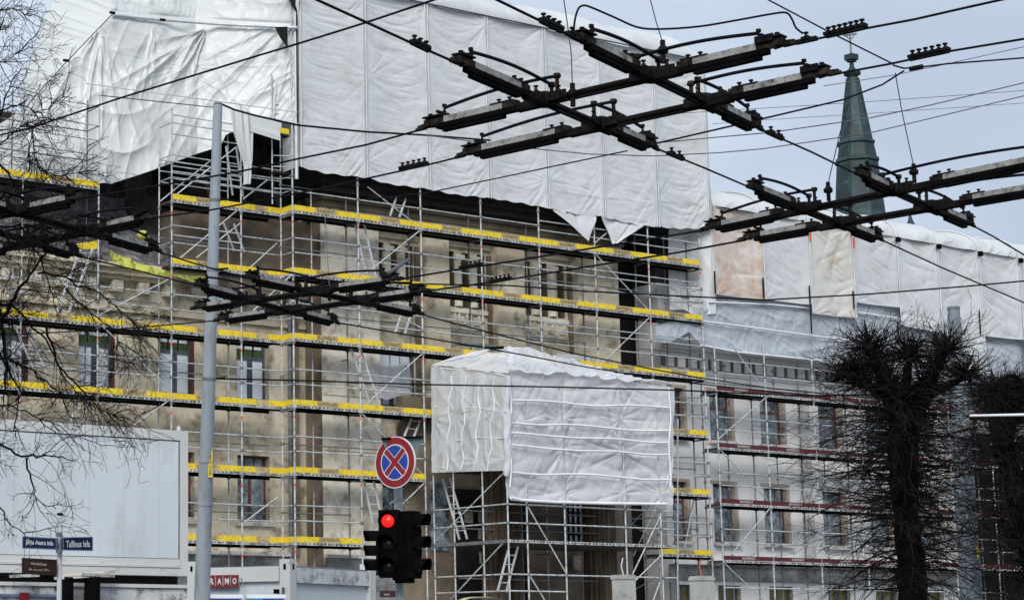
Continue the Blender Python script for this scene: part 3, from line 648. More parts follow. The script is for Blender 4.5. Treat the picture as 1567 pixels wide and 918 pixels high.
# ---- porch scaffold
FX0, FX1, FY = 5.32, 12.35, -3.55
ps = empty('scaffold', (9, -2, 0), 'porch scaffold of bare silver tubes under the white wrapped box, above the entrance', 'scaffold')
fx = [P(x, 850, FY).x for x in (784, 808, 866, 959, 1013)]
fx[0] = FX0
for x in fx: tube('upright_pole', (x, FY, 0), (x, FY, 9.6), RT*1.15, 'galv', ps)
tube('upright_pole', P(1037, 918, FY+1.0)*1, P(1037, 640, FY+1.0), RT, 'galv', ps)
ly = [0, -1.0, -2.4]
for y in ly: tube('upright_pole', (FX0, y, 0), (FX0, y, 9.3), RT*1.1, 'galv', ps)
for x in (7.9, 10.4, 12.3): tube('upright_pole', (x, -1.2, 0), (x, -1.2, 6), RT, 'galvdark', ps)
def zf(y_, x_=870): return P(x_, y_, FY).z
jp = []
for y_ in (775, 803, 880): 
    z = P(870, y_, FY).z
    tube('ledger', (FX0, FY, z), (12.2, FY, z), RT, 'galv', ps); tube('ledger', (FX0, FY, z), (FX0, 0, z), RT, 'galv', ps)
    tube('ledger', (FX0, -1.2, z-.06), (12.2, -1.2, z-.06), RT, 'galvdark', ps)
    jp += [(x, FY, z) for x in fx]+[(FX0, y, z) for y in ly]
zc = P(870, 905, FY).z; tube('ledger', (FX0, FY, zc), (fx[2], FY, zc), RT, 'galv', ps); tube('ledger', (FX0, FY, zc), (FX0, 0, zc), RT, 'galv', ps)
z = P(870, 830, FY).z; DZ = z
for a, c in ((FX0, fx[2]), (fx[2], fx[3]), (fx[3], 12.2)):
    boxo('deck_board', (a+.01, FY+.05, z-.06), (c-.01, FY+1.1, z), 'deck', ps); put('deck_edge', DE, ps, (a, FY-.035, z-.05), 0, (c-a)/2.46)
    boxo('deck_board', (a+.01, FY+1.12, z-.06), (c-.01, -.3, z), 'deck', ps)
boxo('deck_edge', (FX0-.04, FY+.02, z-.06), (FX0, -.02, z+.04), 'galvdark', ps)
zz = PX(700, 722, FX0).z
boxo('deck_edge', (FX0-.05, FY+.02, 7.0), (FX0, -.02, 7.16), 'galvdark', ps)
boxo('deck_board', (FX0+.01, FY+.45, 7.02), (12.1, -.1, 7.10), 'deck', ps)
couplers(ps, jp)
for a, b in ((PX(770, 724, FX0), PX(664, 830, FX0)), (PX(770, 830, FX0), PX(690, 916, FX0)), (P(806, 772, FY), P(866, 876, FY)), (P(808, 876, FY), P(838, 925, FY)), (P(1010, 790, FY), P(968, 878, FY)), (P(1013, 848, FY), P(970, 890, FY)), (P(1010, 890, FY), P(995, 930, FY))):
    tube('diagonal_brace', a, b, .022, 'galv', ps)
for a, b in ((P(998, 768, -1.5), P(940, 830, -1.5)), (P(940, 780, -1.5), P(1005, 830, -1.5)), (P(1010, 880, -1.5), P(965, 905, -1.5)), (P(945, 795, -1.5), P(1030, 790, -1.5))):
    tube('diagonal_brace', a, b, .02, 'galvdark', ps)
ladder(ps, PX(709, 825, FX0+.5), PX(683, 732, FX0+.5), .38, (0, 1, 0)); ladder(ps, PX(768, 905, FX0+.4), PX(786, 835, FX0+.4), .34, (1, 0, 0))
# ================================================================== sheeting
def interp(x, pts): return np.interp(x, [p[0] for p in pts], [p[1] for p in pts])
def axis_of(pts_px, Y, k='z'):
    o = [P(x, y, Y) for x, y in pts_px]; return [(p.x, p.z) for p in o]
# ---- big flat sheet over the front of the central block
mt = empty('tarpaulin', (9, -.1, 16.3), 'huge flat white sheet in tall seamed strips hanging above the central block', 'sheeting')
YT = -.16
bot = axis_of([(457, 254), (500, 264), (556, 271), (600, 281), (650, 288), (700, 297), (747, 302), (800, 310), (848, 320), (900, 329), (916, 330), (985, 345), (1040, 349), (1084, 349)], YT)
X0, X1 = .18, 17.98
nu, nv = 540, 200
u = np.linspace(0, 1, nu)[:, None]; v = np.linspace(0, 1, nv)[None, :]
X = X0+(X1-X0)*u+0*v
zb = interp(X[:, 0], bot)[:, None]; zt = 22.45
Z = zb+(zt-zb)*v
s = np.clip(((X-.18)/2.533) % 1., 0, 1); pi_ = np.floor((X-.18)/2.533)
bil = np.sin(math.pi*s)
w1 = ridge(vn(Z*3.4+bil*1.6*(.4+vn(pi_*7, Z*.2)), pi_*3.1+s*.7))**2
w2 = ridge(vn(Z*5+pi_*9, s*1.2+pi_))**2
sl = np.abs(s-.5)*2
dz = ridge(vn((Z-sl*1.6)*3.2+pi_*5, s*1.5+pi_*3))**2*np.exp(-(Z-zb)/1.6)*1.3
lump = vn(X*.9, Z*.45)
Y = YT+.10*bil*(.5+.7*vn(pi_*3+.3, Z*.22))+.022*bil**.5*w1*(.3+lump)+.014*bil*w2*(.4+lump)+.06*dz*bil**.4*sl+.012*ridge(vn(Z*9+X*.6, X*.9))**2*bil
k = 0
for sx in range(8):                                   # folds fanning from the ties along the seams
    xs_ = .18+2.533*sx
    for zz_, am in ((22.3, .055), (18.4+.7*math.sin(sx*2.2), .02), (16.9, .035)):
        k += 1; Y = Y+am*radial(X, Z, xs_, zz_+.2*math.sin(k*3.), 3.2, .8+.5*math.sin(k*1.3)**2, k*17.3)
Y = Y+.035*radial(X, Z, 2.9, 19.6, 3.5, .9, 5.5)+.03*radial(X, Z, 12.8, 21.3, 3.5, 1.4, 9.5)
Z = Z+.02*np.sin(X*9)*(v < .02)
sheet('front_sheet', X, Y, Z, 'tarp', mt)
for k in range(8):                                    # seam rails, each a pair of tubes
    x = .18+2.533*k; z0 = float(interp(x, bot))-.03
    for dx in (-.055, .055):
        if k == 0 and dx < 0: continue
        if k == 7 and dx > 0: continue
        tube('seam_rail', (x+dx, YT-.02, z0), (x+dx, YT-.02, 22.4), .021, 'keder', mt)
tube('seam_rail', (.12, YT+.1, 15.9), (.12, YT+.1, 22.5), .06, 'keder', mt)
tube('eave_rope', (X0, YT-.03, 22.42), (X1, YT-.03, 22.45), .028, 'thinwire', mt)
# rounded roof above the eave
nu, nv = 300, 50
u = np.linspace(0, 1, nu)[:, None]; v = np.linspace(0, 1, nv)[None, :]
X = X0+(X1+.10-X0)*u+0*v; a = v*math.pi*.5
s = ((X-.18)/2.533) % 1.
endr = np.clip((X-(X1-1.2))/1.3, 0, 1)
rz = (1.42+.10*np.sin(X*1.2)-.07*np.sin(math.pi*s))*(1-endr**2.4*.75)
Yr = YT+3.2*(1-np.cos(a)); Zr = 22.45+rz*np.sin(a)+.05*ridge(vn(X*1.5, v*5))**2*np.sin(a)
Yr = Yr-.10*np.sin(math.pi*v)*ridge(vn(X*.8+3, v*3))
sheet('roof_sheet', X, Yr, Zr, 'tarp', mt)
nu = 12; u = np.linspace(0, 1, 60)[:, None]; v = np.linspace(0, 1, 60)[None, :]        # right end
zt_ = 22.45+.5*np.sin(np.minimum(u*1.2, 1)*math.pi/2)
Ye = YT+3.4*u+0*v; Ze = 16.3+(zt_-16.3)*v; Xe = X1+.02+.05*vn(Ye*2, Ze*1.5)
sheet('end_sheet', Xe, Ye, Ze, 'tarp', mt)
sheet('roof_sheet', X0+(X1+.1-X0)*np.linspace(0, 1, 4)[:, None]+np.zeros((4, 4)), YT+3.2+8*np.linspace(0, 1, 4)[None, :]+np.zeros((4, 4)), 23.5+np.zeros((4, 4)), 'tarp', mt)
sheet('end_sheet', X0+np.zeros((4, 4)), YT+.05+.9*np.linspace(0, 1, 4)[:, None]+np.zeros((4, 4)), 16.3+6.2*np.linspace(0, 1, 4)[None, :]+np.zeros((4, 4)), 'tarp', mt)
# hanging corner flaps below it
def tri_sheet(name, a, b, c, m, parent, Y, amp=.05, n=50, seed=1.):
    """a,b top corners, c hanging tip (x,z)"""
    u = np.linspace(0, 1, n)[:, None]; v = np.linspace(0, 1, n)[None, :]
    tx = a[0]+(b[0]-a[0])*u; tz = a[1]+(b[1]-a[1])*u
    X = tx*(1-v)+c[0]*v; Z = tz*(1-v)+c[1]*v
    X = X+.04*np.sin(v*7)*np.where(u > .5, 1, -1)*(1-v)
    Yy = Y+amp*ridge(vn(u*6+seed, v*1.5+seed))**2*(1-v*.6)+amp*1.5*np.sin(u*math.pi)*(1-v)
    return sheet(name, X, Yy, Z, m, parent)
fl = lambda x, y: ((P(x, y, YT-.02)).x, (P(x, y, YT-.02)).z)
tri_sheet('hanging_flap', fl(845, 317), fl(915, 331), fl(902, 369), 'tarp', mt, YT, .08, 50, 2.3)
tri_sheet('hanging_flap', fl(921, 329), fl(990, 343), fl(940, 376), 'tarp', mt, YT, .08, 50, 6.3)

# ---- glossy sheet over the left roof
lt = empty('tarpaulin', (-4, .5, 17), 'glossy creased white sheet sloping over the left roof with a loose hanging tail', 'sheeting')
def region_sheet(name, top_px, bot_px, Yf, m, parent, nu, nv, fold, x0=None, x1=None):
    """sheet between two outlines; Yf(x_px, t) gives the real depth of the surface"""
    xa = max(top_px[0][0], bot_px[0][0]) if x0 is None else x0; xb = min(top_px[-1][0], bot_px[-1][0]) if x1 is None else x1
    xs = np.linspace(xa, xb, nu); vs = np.linspace(0, 1, nv)
    X = np.zeros((nu, nv)); Y = X.copy(); Z = X.copy()
    for i, x in enumerate(xs):
        yt, yb = float(interp(x, top_px)), float(interp(x, bot_px))
        Ya, Yb = Yf(x, 0), Yf(x, 1)
        a = P(x, yt, Ya); b = P(x, yb, Yb)
        for c, (p, q) in zip((X, Y, Z), ((a.x, b.x), (a.y, b.y), (a.z, b.z))): c[i] = p+(q-p)*vs
    Y = Y+fold(X, Z, np.linspace(0, 1, nu)[:, None], vs[None, :])
    return sheet(name, X, Y, Z, m, parent)
seam = [(172, 22), (250, 30), (330, 36), (455, 42)]
hip = [(40, 165), (100, 97), (172, 22)]
botl = [(0, 258), (60, 272), (120, 282), (166, 283), (230, 262), (300, 236), (335, 225), (345, 207), (362, 198), (400, 184), (455, 190)]
def yfront(x, t):
    k = max(0, (x-300)/153.); return ((2.3 if t == 0 else 1.65)+max(0, (200-x))*.002)*(1-k)-.05*k
def foldA(X, Z, u, v):
    d = Z-16; g_ = np.clip(u*1.5-.15, 0, 1); keep = .35+.65*vn(X*.35+7, Z*.22)
    f = .16*ridge(vn(X*.8-d*.75*g_+4, d*.10))**3*keep+.10*ridge(vn(X*2.2-d*1.7*g_+1.3, d*.16))**2*(.15+v)*keep+.045*ridge(vn(X*5.1-d*3.6*g_, d*.3))**2*keep+.03*ridge(vn(X*2.0+d*1.1, d*1.4))**2
    low = np.clip((.40-np.abs(v-.80))/.40, 0, 1)*np.clip(1.6-2.2*u, 0, 1)
    f = f*(1-.7*low)+.34*low*vn(X*.45, Z*.7)+.10*ridge(vn(Z*1.6+np.sin(X*.9)*1.3, X*.35))**2*low
    for k, (px, py, a0, sp, am) in enumerate(((172, 22, -1.75, .75, .22), (330, 36, -2.25, .7, .26), (415, 41, -2.1, .6, .24), (250, 30, -1.6, .5, .10), (452, 100, -2.4, .7, .16), (300, 97, -2.0, 3, .03))):
        c = P(px, py, 1.5); f = f+am*radial(X, Z, c.x, c.z, 6.5, 3.6, k*11.1, a0, sp)
    return (-f+.12)*(1-np.clip(u*6-5.2, 0, 1)*.6)
sheet_f = region_sheet('front_sheet', hip+seam[1:], botl, yfront, 'tarpgloss', lt, 420, 220, foldA, 42, 453)
def foldB(X, Z, u, v): return -(.16*ridge(vn(X*1.1+Z*.8+2, Z*.15))**3+.07*ridge(vn(X*3+Z*2.2, Z*.2))**2)+.1
region_sheet('end_sheet', [(112, -30), (200, -60)], [(30, 185), (45, 163), (100, 98), (172, 23), (200, -30)], lambda x, t: (6.5 if t == 0 else 1.5+max(0, (200-x))*.004), 'tarpgloss', lt, 10, 10, lambda X, Z, u, v: 0*X) if False else None
# left end slope as its own quad patch
n = 160; u = np.linspace(0, 1, n)[:, None]; v = np.linspace(0, 1, n)[None, :]
A = P(42, 164, yfront(42, 0)); B_ = P(172, 23, yfront(172, 0)); Cc = P(22, 158, 4.2); Dd = P(92, -30, 4.6)
def bil4(i): return (A[i]*(1-u)+B_[i]*u)*(1-v)+(Cc[i]*(1-u)+Dd[i]*u)*v
Xq, Yq, Zq = bil4(0), bil4(1), bil4(2)
ff = foldB(Xq, Zq, u, v)*np.sin(math.pi*v)**.3; sheet('end_sheet', Xq+ff*.5, Yq+ff, Zq, 'tarpgloss', lt)
A = P(172, 23, yfront(172, 0)); B_ = P(172, -120, 3.9); Cc = P(92, -30, 4.6); Dd = P(120, -130, 4.6)
Xq, Yq, Zq = bil4(0), bil4(1), bil4(2); ff = foldB(Xq, Zq, u, v)*np.sin(math.pi*v)**.3; sheet('end_sheet', Xq+ff*.5, Yq+ff, Zq, 'tarpgloss', lt)
region_sheet('end_sheet', [(-40, 215), (42, 163.5)], [(-40, 262), (42, 268)], lambda x, t: yfront(42, t)+max(0, 42-x)*.03, 'tarpgloss', lt, 90, 80, foldB, -40, 43)
# upper part above the seam
def foldC(X, Z, u, v): return -(.2*ridge(vn(X*.9+5, Z*1.1))**3+.08*ridge(vn(X*2.1+Z, Z*2.2))**2+.04*ridge(vn(X*5-Z*2, Z*3))**2)*np.sin(math.pi*np.clip(v*1.05, 0, 1))**.4+.05
region_sheet('upper_sheet', [(160, -110), (455, -90)], seam, lambda x, t: (3.9 if t == 0 else 2.28)*(1-max(0, (x-300))/153.)-.05*max(0, (x-300))/153., 'tarpgloss', lt, 260, 110, foldC, 171, 453)
# seam tube and hip rope with its ties
ps_ = [P(x, y+1, yfront(x, 0)-.14) for x, y in seam+[(390, 39)]]; ps_.sort(key=lambda p: p.x); MB().tube(ps_, .05, 6).build('seam_tube', 'keder', lt)
MB().tube([P(172, 22, 2.1), P(100, 97, 2.25), P(45, 158, 2.4)], .018, 5).build('hip_rope', 'thinwire', lt)
for x, y in ((172, 20), (101, 93), (249, 31)):
    c = P(x, y, 1.95); MB().box(c-Vector((.09, .03, .035)), c+Vector((.09, .03, .035))).build('tie_block', 'black', lt)
# loose tail and rolled edge
u = np.linspace(0, 1, 40)[:, None]; v = np.linspace(0, 1, 90)[None, :]
cx_ = interp(np.linspace(0, 1, 90), [(0, 366), (.4, 372), (.7, 378), (.9, 378), (1, 377)]); wd = interp(np.linspace(0, 1, 90), [(0, 16), (.3, 15), (.55, 10), (.75, 5), (.9, 4.5), (1, 4)])
yy = interp(np.linspace(0, 1, 90), [(0, 170), (1, 283)])
X = np.zeros((40, 90)); Y = X.copy(); Z = X.copy()
for j in range(90):
    for i in range(40):
        t = i/39*2-1; p = P(cx_[j]+wd[j]*t, yy[j], .0); X[i, j], Z[i, j] = p.x, p.z
        Y[i, j] = .0-.16*math.cos(t*1.4)+.05*math.sin(t*9+j*.05)
sheet('hanging_tail', X, Y, Z, 'tarpgloss', lt)
# sheet bands right of the tail
region_sheet('lower_sheet', [(382, 176), (428, 188)], [(382, 202), (428, 216)], lambda x, t: .02-.05*t, 'tarpgloss', lt, 60, 40, lambda X, Z, u, v: -.05*ridge(vn(Z*3+X*.5, X*.6))**2, 382, 428)
# torn strip beside the tall seam pole with the shade of its gap painted as dark patches
for a_, b_ in (((433, -20), (453, 20)), ((420, 42), (440, 75))):
    p0 = P(*a_, -.12); p1 = P(*b_, -.12); MB().add([(p0.x, -.13, p0.z), (p1.x, -.13, p0.z+.1), (p1.x, -.13, p1.z), (p0.x+.2, -.13, (p0.z+p1.z)/2)], [(0, 1, 2, 3)]).build('gap_shade', 'voiddark', lt)

p0 = P(452, -20, -.1); p1 = P(455, 188, -.1); boxo('gap_shade', (p0.x, -.14, p1.z), (p1.x, -.1, p0.z), 'voiddark', lt)  # thin dark box painting the shade of the gap by the pole
# faint ropes and tubes pressed against the left sheet
for a_, b_ in (((132, 128), (455, 172)), ((150, 146), (330, 165))):
    tube('pressed_tube', P(*a_, 1.2 if a_[0] != 132 else 1.1), P(*b_, 1.2 if a_[0] != 132 else -.2), .017, 'keder' if a_[0] == 132 else 'thinwire', lt)

# ---- right wing roof sheeting
rt = empty('tarpaulin', (25, 0, 13), 'long row of sagging white sheets over the rounded roof of the right wing', 'sheeting')
ed = [18.24]+[20.72+2.455*k for k in range(8)]
eaveZ = lambda x: 17.15-.01*(x-18)
botp = [(1092, 418), (1170, 458), (1240, 466), (1240.1, 483), (1306, 486)]
pan = [  # (x_px left, y bottom-left, x_px right, y bottom-right, material, label)
 (1095, 450, 1169, 458, 'tarprust', 'rust stained panel'), (1170, 457, 1240, 466, 'tarp', None), (1241, 479, 1306, 486, 'tarpcream', 'yellowed cream panel'),
 (1307, 462, 1374, 470, 'tarp', None), (1375, 497, 1436, 508, 'tarp', None), (1437, 560, 1500, 575, 'tarp', None), (1500, 513, 1560, 519, 'tarp', None), (1561, 640, 1640, 650, 'tarp', None)]
for i, (xa, ya, xb, yb, m_, lb) in enumerate(pan):
    A0 = P(xa, ya, -.12); B0 = P(xb, yb, -.12); xx0, xx1 = P(xa-(.5 if i else 0), 430, -.12).x, P(pan[i+1][0]-.5 if i < 7 else xb, 430, -.12).x
    n1, n2 = 70, 110; u = np.linspace(0, 1, n1)[:, None]; v = np.linspace(0, 1, n2)[None, :]
    z0 = A0.z*(1-u)+B0.z*u; 
    X = xx0+(xx1-xx0)*u+0*v; Z = z0+(eaveZ(X)-z0)*v
    bil = np.sin(math.pi*u)
    Y = -.14+.08*bil*(.6+.5*np.sin(v*3+i))+.035*bil**.5*ridge(vn(Z*2.6+(u-.5)*2.2*math.sin(i*2.3)+i*5, X*.8))**2+.03*bil**.5*ridge(vn(Z*.8+X*1.7*math.cos(i*1.7)+i*3, Z*.3))**2+.02*ridge(vn(Z*4+X*2+i, X*1.5))**2*bil
    for k, (cx_, cz_) in enumerate(((xx0, eaveZ(xx0)), (xx1, eaveZ(xx1)), (xx0, A0.z), (xx1, B0.z))): Y = Y+.045*radial(X, Z, cx_, cz_, 3.5, .9, i*7+k*3.7)
    o = sheet('hanging_panel', X, Y, Z, m_, rt)
    if lb: o['label'] = lb
    if i: tube('seam_rail', (xx0-.03, -.19, min(A0.z, P(pan[i-1][2], pan[i-1][3], -.12).z)), (xx0-.03, -.19, eaveZ(xx0)), .03, 'keder', rt)
    # rounded roof strip
    n2 = 60; v = np.linspace(0, 1, n2)[None, :]; a = v*math.pi/2
    rise = 1.18+.04*math.sin(i*2.1)
    sag = np.sin(math.pi*u)
    X = xx0+(xx1-xx0)*u+0*v
    Zr = eaveZ(X)+(rise-.03*sag)*np.sin(a); Yr = -.12+2.6*(1-np.cos(a))
    f = .09*sag**.5*ridge(vn(v*2.4-u*2.6+i*3, u*.9+i))**2+.05*ridge(vn(v*6-u*4+i, u*2))**2*sag
    Yr = Yr-f*.9*np.cos(a); Zr = Zr-f*np.sin(a)*.7-.02*sag*np.cos(a)
    sheet('roof_sheet', X, Yr, Zr, m_ if m_ == 'tarp' else 'tarp', rt)
    if i:
        pts = [(xx0-.02, -.16+2.6*(1-math.cos(t)), eaveZ(xx0)+rise*math.sin(t)+.0) for t in np.linspace(0, 1.45, 14)]
        MB().tube(pts, .04, 5).build('roof_rib', 'tarp', rt)
        if i > 2: MB().box((xx0-.13, -.32, eaveZ(xx0)-.22), (xx0+.05, -.20, eaveZ(xx0)-.04)).build('rail_clamp', 'black', rt)
        if i in (2, 3): boxo('red_strap', (xx0-.07, -.26, eaveZ(xx0)-.75), (xx0+.0, -.225, eaveZ(xx0)-.35), 'orange', rt)
MB().add([(18.1, 2.4, 18.25), (40, 2.4, 18.25), (40, 9, 18.2), (18.1, 9, 18.2)], [(0, 1, 2, 3)]).build('roof_sheet', 'tarp', rt)
sheet('end_sheet', 18.2+np.zeros((4, 4)), -.1+2.6*np.linspace(0, 1, 4)[:, None]+np.zeros((4, 4)), 14+3.4*np.linspace(0, 1, 4)[None, :]+np.zeros((4, 4)), 'tarp', rt)
# left-most white strip by the corner of the central block
region_sheet('corner_sheet', [(1022, 345), (1100, 300)], [(1022, 475), (1045, 474), (1060, 484), (1094, 480)], lambda x, t: .74-.64*min(1, max(0, (x-1050)/35)), 'tarp', rt, 80, 120,
             lambda X, Z, u, v: -.09*ridge(vn(X*1.2+Z*.4, Z*.35))**2-.05*ridge(vn(X*3+3, Z*.8))**2, 1021, 1094)
# thin blue-white sheeting under the panels
region_sheet('lower_sheeting', [(1000, 500), (1062, 478), (1086, 452), (1180, 455), (1240, 452), (1310, 440), (1440, 470), (1567, 500)], [(1000, 520), (1020, 526), (1052, 508), (1072, 530), (1130, 541), (1250, 553), (1350, 572), (1440, 583), (1567, 600)],
             lambda x, t: .22, 'sheer', rt, 360, 110, lambda X, Z, u, v: -.06*ridge(vn(Z*1.3+np.sin(X*.9)*.4, X*.3))**2-.04*ridge(vn(Z*3.5+X*1.3, X*.9))**2-.03*ridge(vn(X*3-Z*1.5, Z*2))**2-.02*ridge(vn(X*6, Z*1.2))**2, 1001, 1567)
for pts in ([(1085, 462), (1180, 466), (1320, 479), (1380, 488)], [(1065, 490), (1150, 501), (1245, 514), (1330, 524), (1420, 536)], [(1072, 528), (1130, 539), (1250, 551), (1350, 570), (1430, 580)]):
    MB().tube([P(x, y, .03) for x, y in pts], .035, 4).build('pressed_batten', 'ridge', rt)
# crumpled dark edge near the corner
region_sheet('crumpled_sheet', [(1000, 488), (1060, 492)], [(1000, 512), (1035, 527), (1055, 512), (1060, 510)], lambda x, t: .5, 'sheer', rt, 60, 40, lambda X, Z, u, v: -.25*ridge(vn(X*2.5+Z*2, Z*2))**2, 1001, 1060)
for xa, ya, yb in ((1095, 415, 448), (1169, 425, 456), (1240, 437, 510), (1307, 445, 472), (1500, 475, 512), (1375, 492, 510)):
    q0 = P(xa, ya, -.2); q1 = P(xa, yb, -.2); boxo('seam_shade', (q0.x-.06, -.19, q1.z), (q0.x+.0, -.165, q0.z), 'voiddark', rt)  # dark strips paint the shade inside slits between the panels
# rolled roof duct standing among the panels
dc = MB(); p0 = P(1442, 575, .0); p1 = P(1460, 458, .0)
# ---- wrapped porch box
pt = empty('wrapped_enclosure', (9, -2, 7), 'boxy porch enclosure wrapped in see-through white sheeting with tape-like lines', 'sheeting')
YP = FY-.10
top = [(775, 572), (800, 562), (850, 560), (900, 570), (960, 580), (1000, 588), (1033, 592)]
botf = [(779, 757), (784, 765), (850, 769), (930, 771), (1034, 772)]
def foldP(X, Z, u, v):
    f = .09*ridge(vn(Z*1.5+np.sin(X)*.3, X*.5))**2+.05*ridge(vn(Z*3.5+X*.7, X*1.2))**2+.04*ridge(vn(Z*2.2-X*3.1, X*.8))**2+.07*ridge(vn(X*1.3+Z*1.4, X*.6))**2
    for k, (px, py) in enumerate(((864, 686), (954, 690), (864, 755), (954, 755), (800, 645), (952, 640), (864, 640), (1020, 755), (950, 585))):
        c = P(px, py, YP); f = f+(.34 if k < 2 else .17)*radial(X, Z, c.x, c.z, 3.0, 1.1, k*9.7)
    return -.02+f*.6
region_sheet('front_sheet', top, botf, lambda x, t: YP, 'mesh', pt, 220, 160, foldP, 777, 1034)
hori = [(590+.0, 575), (612, 612), (645, 648), (663, 665), (681, 688), (722, 727)]
for y0 in (612, 647, 664, 683, 722):
    pts = [P(x, y0+(x-785)*.047+1.4*math.sin((x-785)*.045+y0)+1.1*math.sin(x*.021+y0*3)+.8*abs(math.sin((x-864)*.035)), YP-.03) for x in range(784, 1030, 20)]
    MB().tube(pts, .034, 4).build('tape_line', 'ridge', pt)
for xs_ in (781, 1025):
    pts = [P(xs_+1.6*math.sin(y*.07+xs_), y, YP-.05) for y in range(592, 762, 17)]; MB().tube(pts, .032, 4).build('tape_line', 'ridge', pt)
MB().tube([P(x, float(interp(x, botf))-1, YP-.05) for x in range(782, 1034, 14)], .05, 5).build('bottom_hem', 'ridge', pt)
# left side, running back to the scaffold
XPp = FX0-.08
def sideY(t): return YP*(1-t)+.05*t        # t: 0 front .. 1 back
n1, n2 = 120, 150; u = np.linspace(0, 1, n1)[:, None]; v = np.linspace(0, 1, n2)[None, :]
F0 = PX(776, 573, XPp); F1 = PX(776, 720, XPp); G0 = PX(662, 560, XPp); G1 = PX(666, 723, XPp)
Yq = F0.y*(1-u)+G0.y*u+0*v; zt_ = F0.z*(1-u)+G0.z*u; zb_ = F1.z*(1-u)+G1.z*u; Zq = zb_+(zt_-zb_)*v
f = .07*ridge(vn(Zq*1.2, Yq*2))**2+.07*ridge(vn(Yq*2.5+Zq, Zq))**2+.008*np.sin(Yq*6+Zq*1.2)
for k in range(8): f = f+.06*radial(Yq, Zq, -3.6+(k % 4)*1.1, 7.2+(k//4)*1.5, 3, .9, k*5.1)
sheet('side_sheet', XPp-f*.7, Yq, Zq, 'meshside', pt)
for k, (xa, xb) in enumerate(((683, 690), (706, 712), (727, 735), (748, 757))):
    pts = []
    for j in range(9):
        t = j/8; q = PX(xb+(xa-xb)*t+(3*math.sin(j*1.9+k)), 575+(720-575)*t, XPp-.07); pts.append(q)
    MB().tube(pts, .027, 4).build('tape_line', 'ridge', pt)
for ya, yb in ((622, 628), (676, 668), (560, 573)):
    MB().tube([PX(664+(775-664)*t, ya+(yb-ya)*t+2*math.sin(t*8), XPp-.07) for t in np.linspace(0, 1, 9)], .014, 4).build('tape_line', 'ridge', pt)

# gathered vertical corner
MB().tube([P(776+1.5*math.sin(y*.11), y, YP-.02) for y in range(575, 730, 9)], [.10+.03*math.sin(k*2.1) for k in range(len(range(575, 730, 9)))], 7).build('gathered_corner', 'mesh', pt)
# pitched top: left gable slope and long crumpled slope
n1, n2 = 100, 60; u = np.linspace(0, 1, n1)[:, None]; v = np.linspace(0, 1, n2)[None, :]
def quad_sheet(name, a, b, c, d, m, amp, sd_, parent, nn=(90, 60)):
    u = np.linspace(0, 1, nn[0])[:, None]; v = np.linspace(0, 1, nn[1])[None, :]
    f = amp*(ridge(vn(u*5+sd_, v*3+sd_))**2+.5*ridge(vn(u*11+sd_, v*7))**2+.3*vn(u*21, v*13+sd_))
    q = [(a[i]*(1-u)+b[i]*u)*(1-v)+(d[i]*(1-u)+c[i]*u)*v for i in range(3)]
    return sheet(name, q[0], q[1]-f*.5, q[2]+f, m, parent)
RP = [PX(662, 560, XPp), P(745, 536, -1.6), P(800, 532, -1.0), P(850, 552, -1.0), P(905, 572, -1.5), P(945, 583, -2.2), P(1036, 590, YP+.4)]
quad_sheet('top_sheet', PX(662, 561, XPp), PX(776, 574, XPp), P(800, 534, -1.), P(735, 538, -1.0), 'meshside', .06, 3.3, pt)
quad_sheet('top_sheet', P(776, 574, YP), P(900, 580, YP), P(880, 558, -1.2), P(775, 533, -1.0), 'mesh', .12, 7.7, pt)
quad_sheet('top_sheet', P(890, 580, YP), P(1034, 593, YP), P(960, 584, -1.6), P(870, 556, -1.1), 'mesh', .11, 1.7, pt)
for a_, b_ in (((662, 559, XPp), (722, 541, None)), ((722, 541, None), (775, 533, None)), ((775, 533, None), (808, 538, None)), ((808, 538, None), (845, 553, None)), ((845, 553, None), (905, 572, None)), ((905, 574, None), (950, 587, None)), ((700, 566, None), (770, 546, None)), ((740, 560, None), (775, 572, None))):
    A_ = PX(a_[0], a_[1], XPp-.03) if a_[2] else P(a_[0], a_[1], -1.15 if a_[0] < 800 else -1.3); B2 = P(b_[0], b_[1], -1.15 if b_[0] < 800 else -1.3)
    mid = (A_+B2)/2+Vector((0, -.05, .05)); MB().tube([A_, mid, B2], .022, 5).build('tape_line', 'ridge', pt)
for x in fx[1:-1]: tube('frame_tube', (x, YP+.35, P(870, 765, YP).z), (x, YP+.35, 9.5), .025, 'galvdark', pt)
p = P(757, 533, -1.2); MB().beam(p-Vector((.25, 0, .02)), p+Vector((.3, 0, .05)), .2, .08).build('dark_patch', 'black', pt)
# ---- loose small sheets
ws = region_sheet('window_sheet', [(567, 553), (590, 560), (612, 558), (629, 552)], [(567, 603), (590, 612), (610, 606), (629, 614)], lambda x, t: 1.0, 'mesh', None, 60, 50, lambda X, Z, u, v: -.08*ridge(vn(X*2+Z*2, Z*1.5))**2, 567, 629)
tag(ws, 'limp white sheet hanging across the lower half of a window behind the yellow boards', 'sheeting')
nt_ = region_sheet('safety_cloth', [(165, 383), (200, 398), (232, 410), (270, 420), (318, 423)], [(165, 396), (195, 414), (232, 423), (270, 424), (292, 432), (318, 430)], lambda x, t: .9, 'clothyellow', None, 80, 20, lambda X, Z, u, v: -.15*ridge(vn(X*1.6, Z*2))**2, 165, 318)
tag(nt_, 'sagging yellow green cloth strip slung across the left roof edge behind branches', 'cloth')
nt_ = region_sheet('safety_cloth', [(115, 374), (150, 368)], [(115, 382), (150, 381)], lambda x, t: .9, 'yellow', None, 20, 8, lambda X, Z, u, v: -.1*vn(X*3, Z*3), 115, 150)
tag(nt_, 'small crumpled yellow cloth on the left roof above the sagging strip', 'cloth')
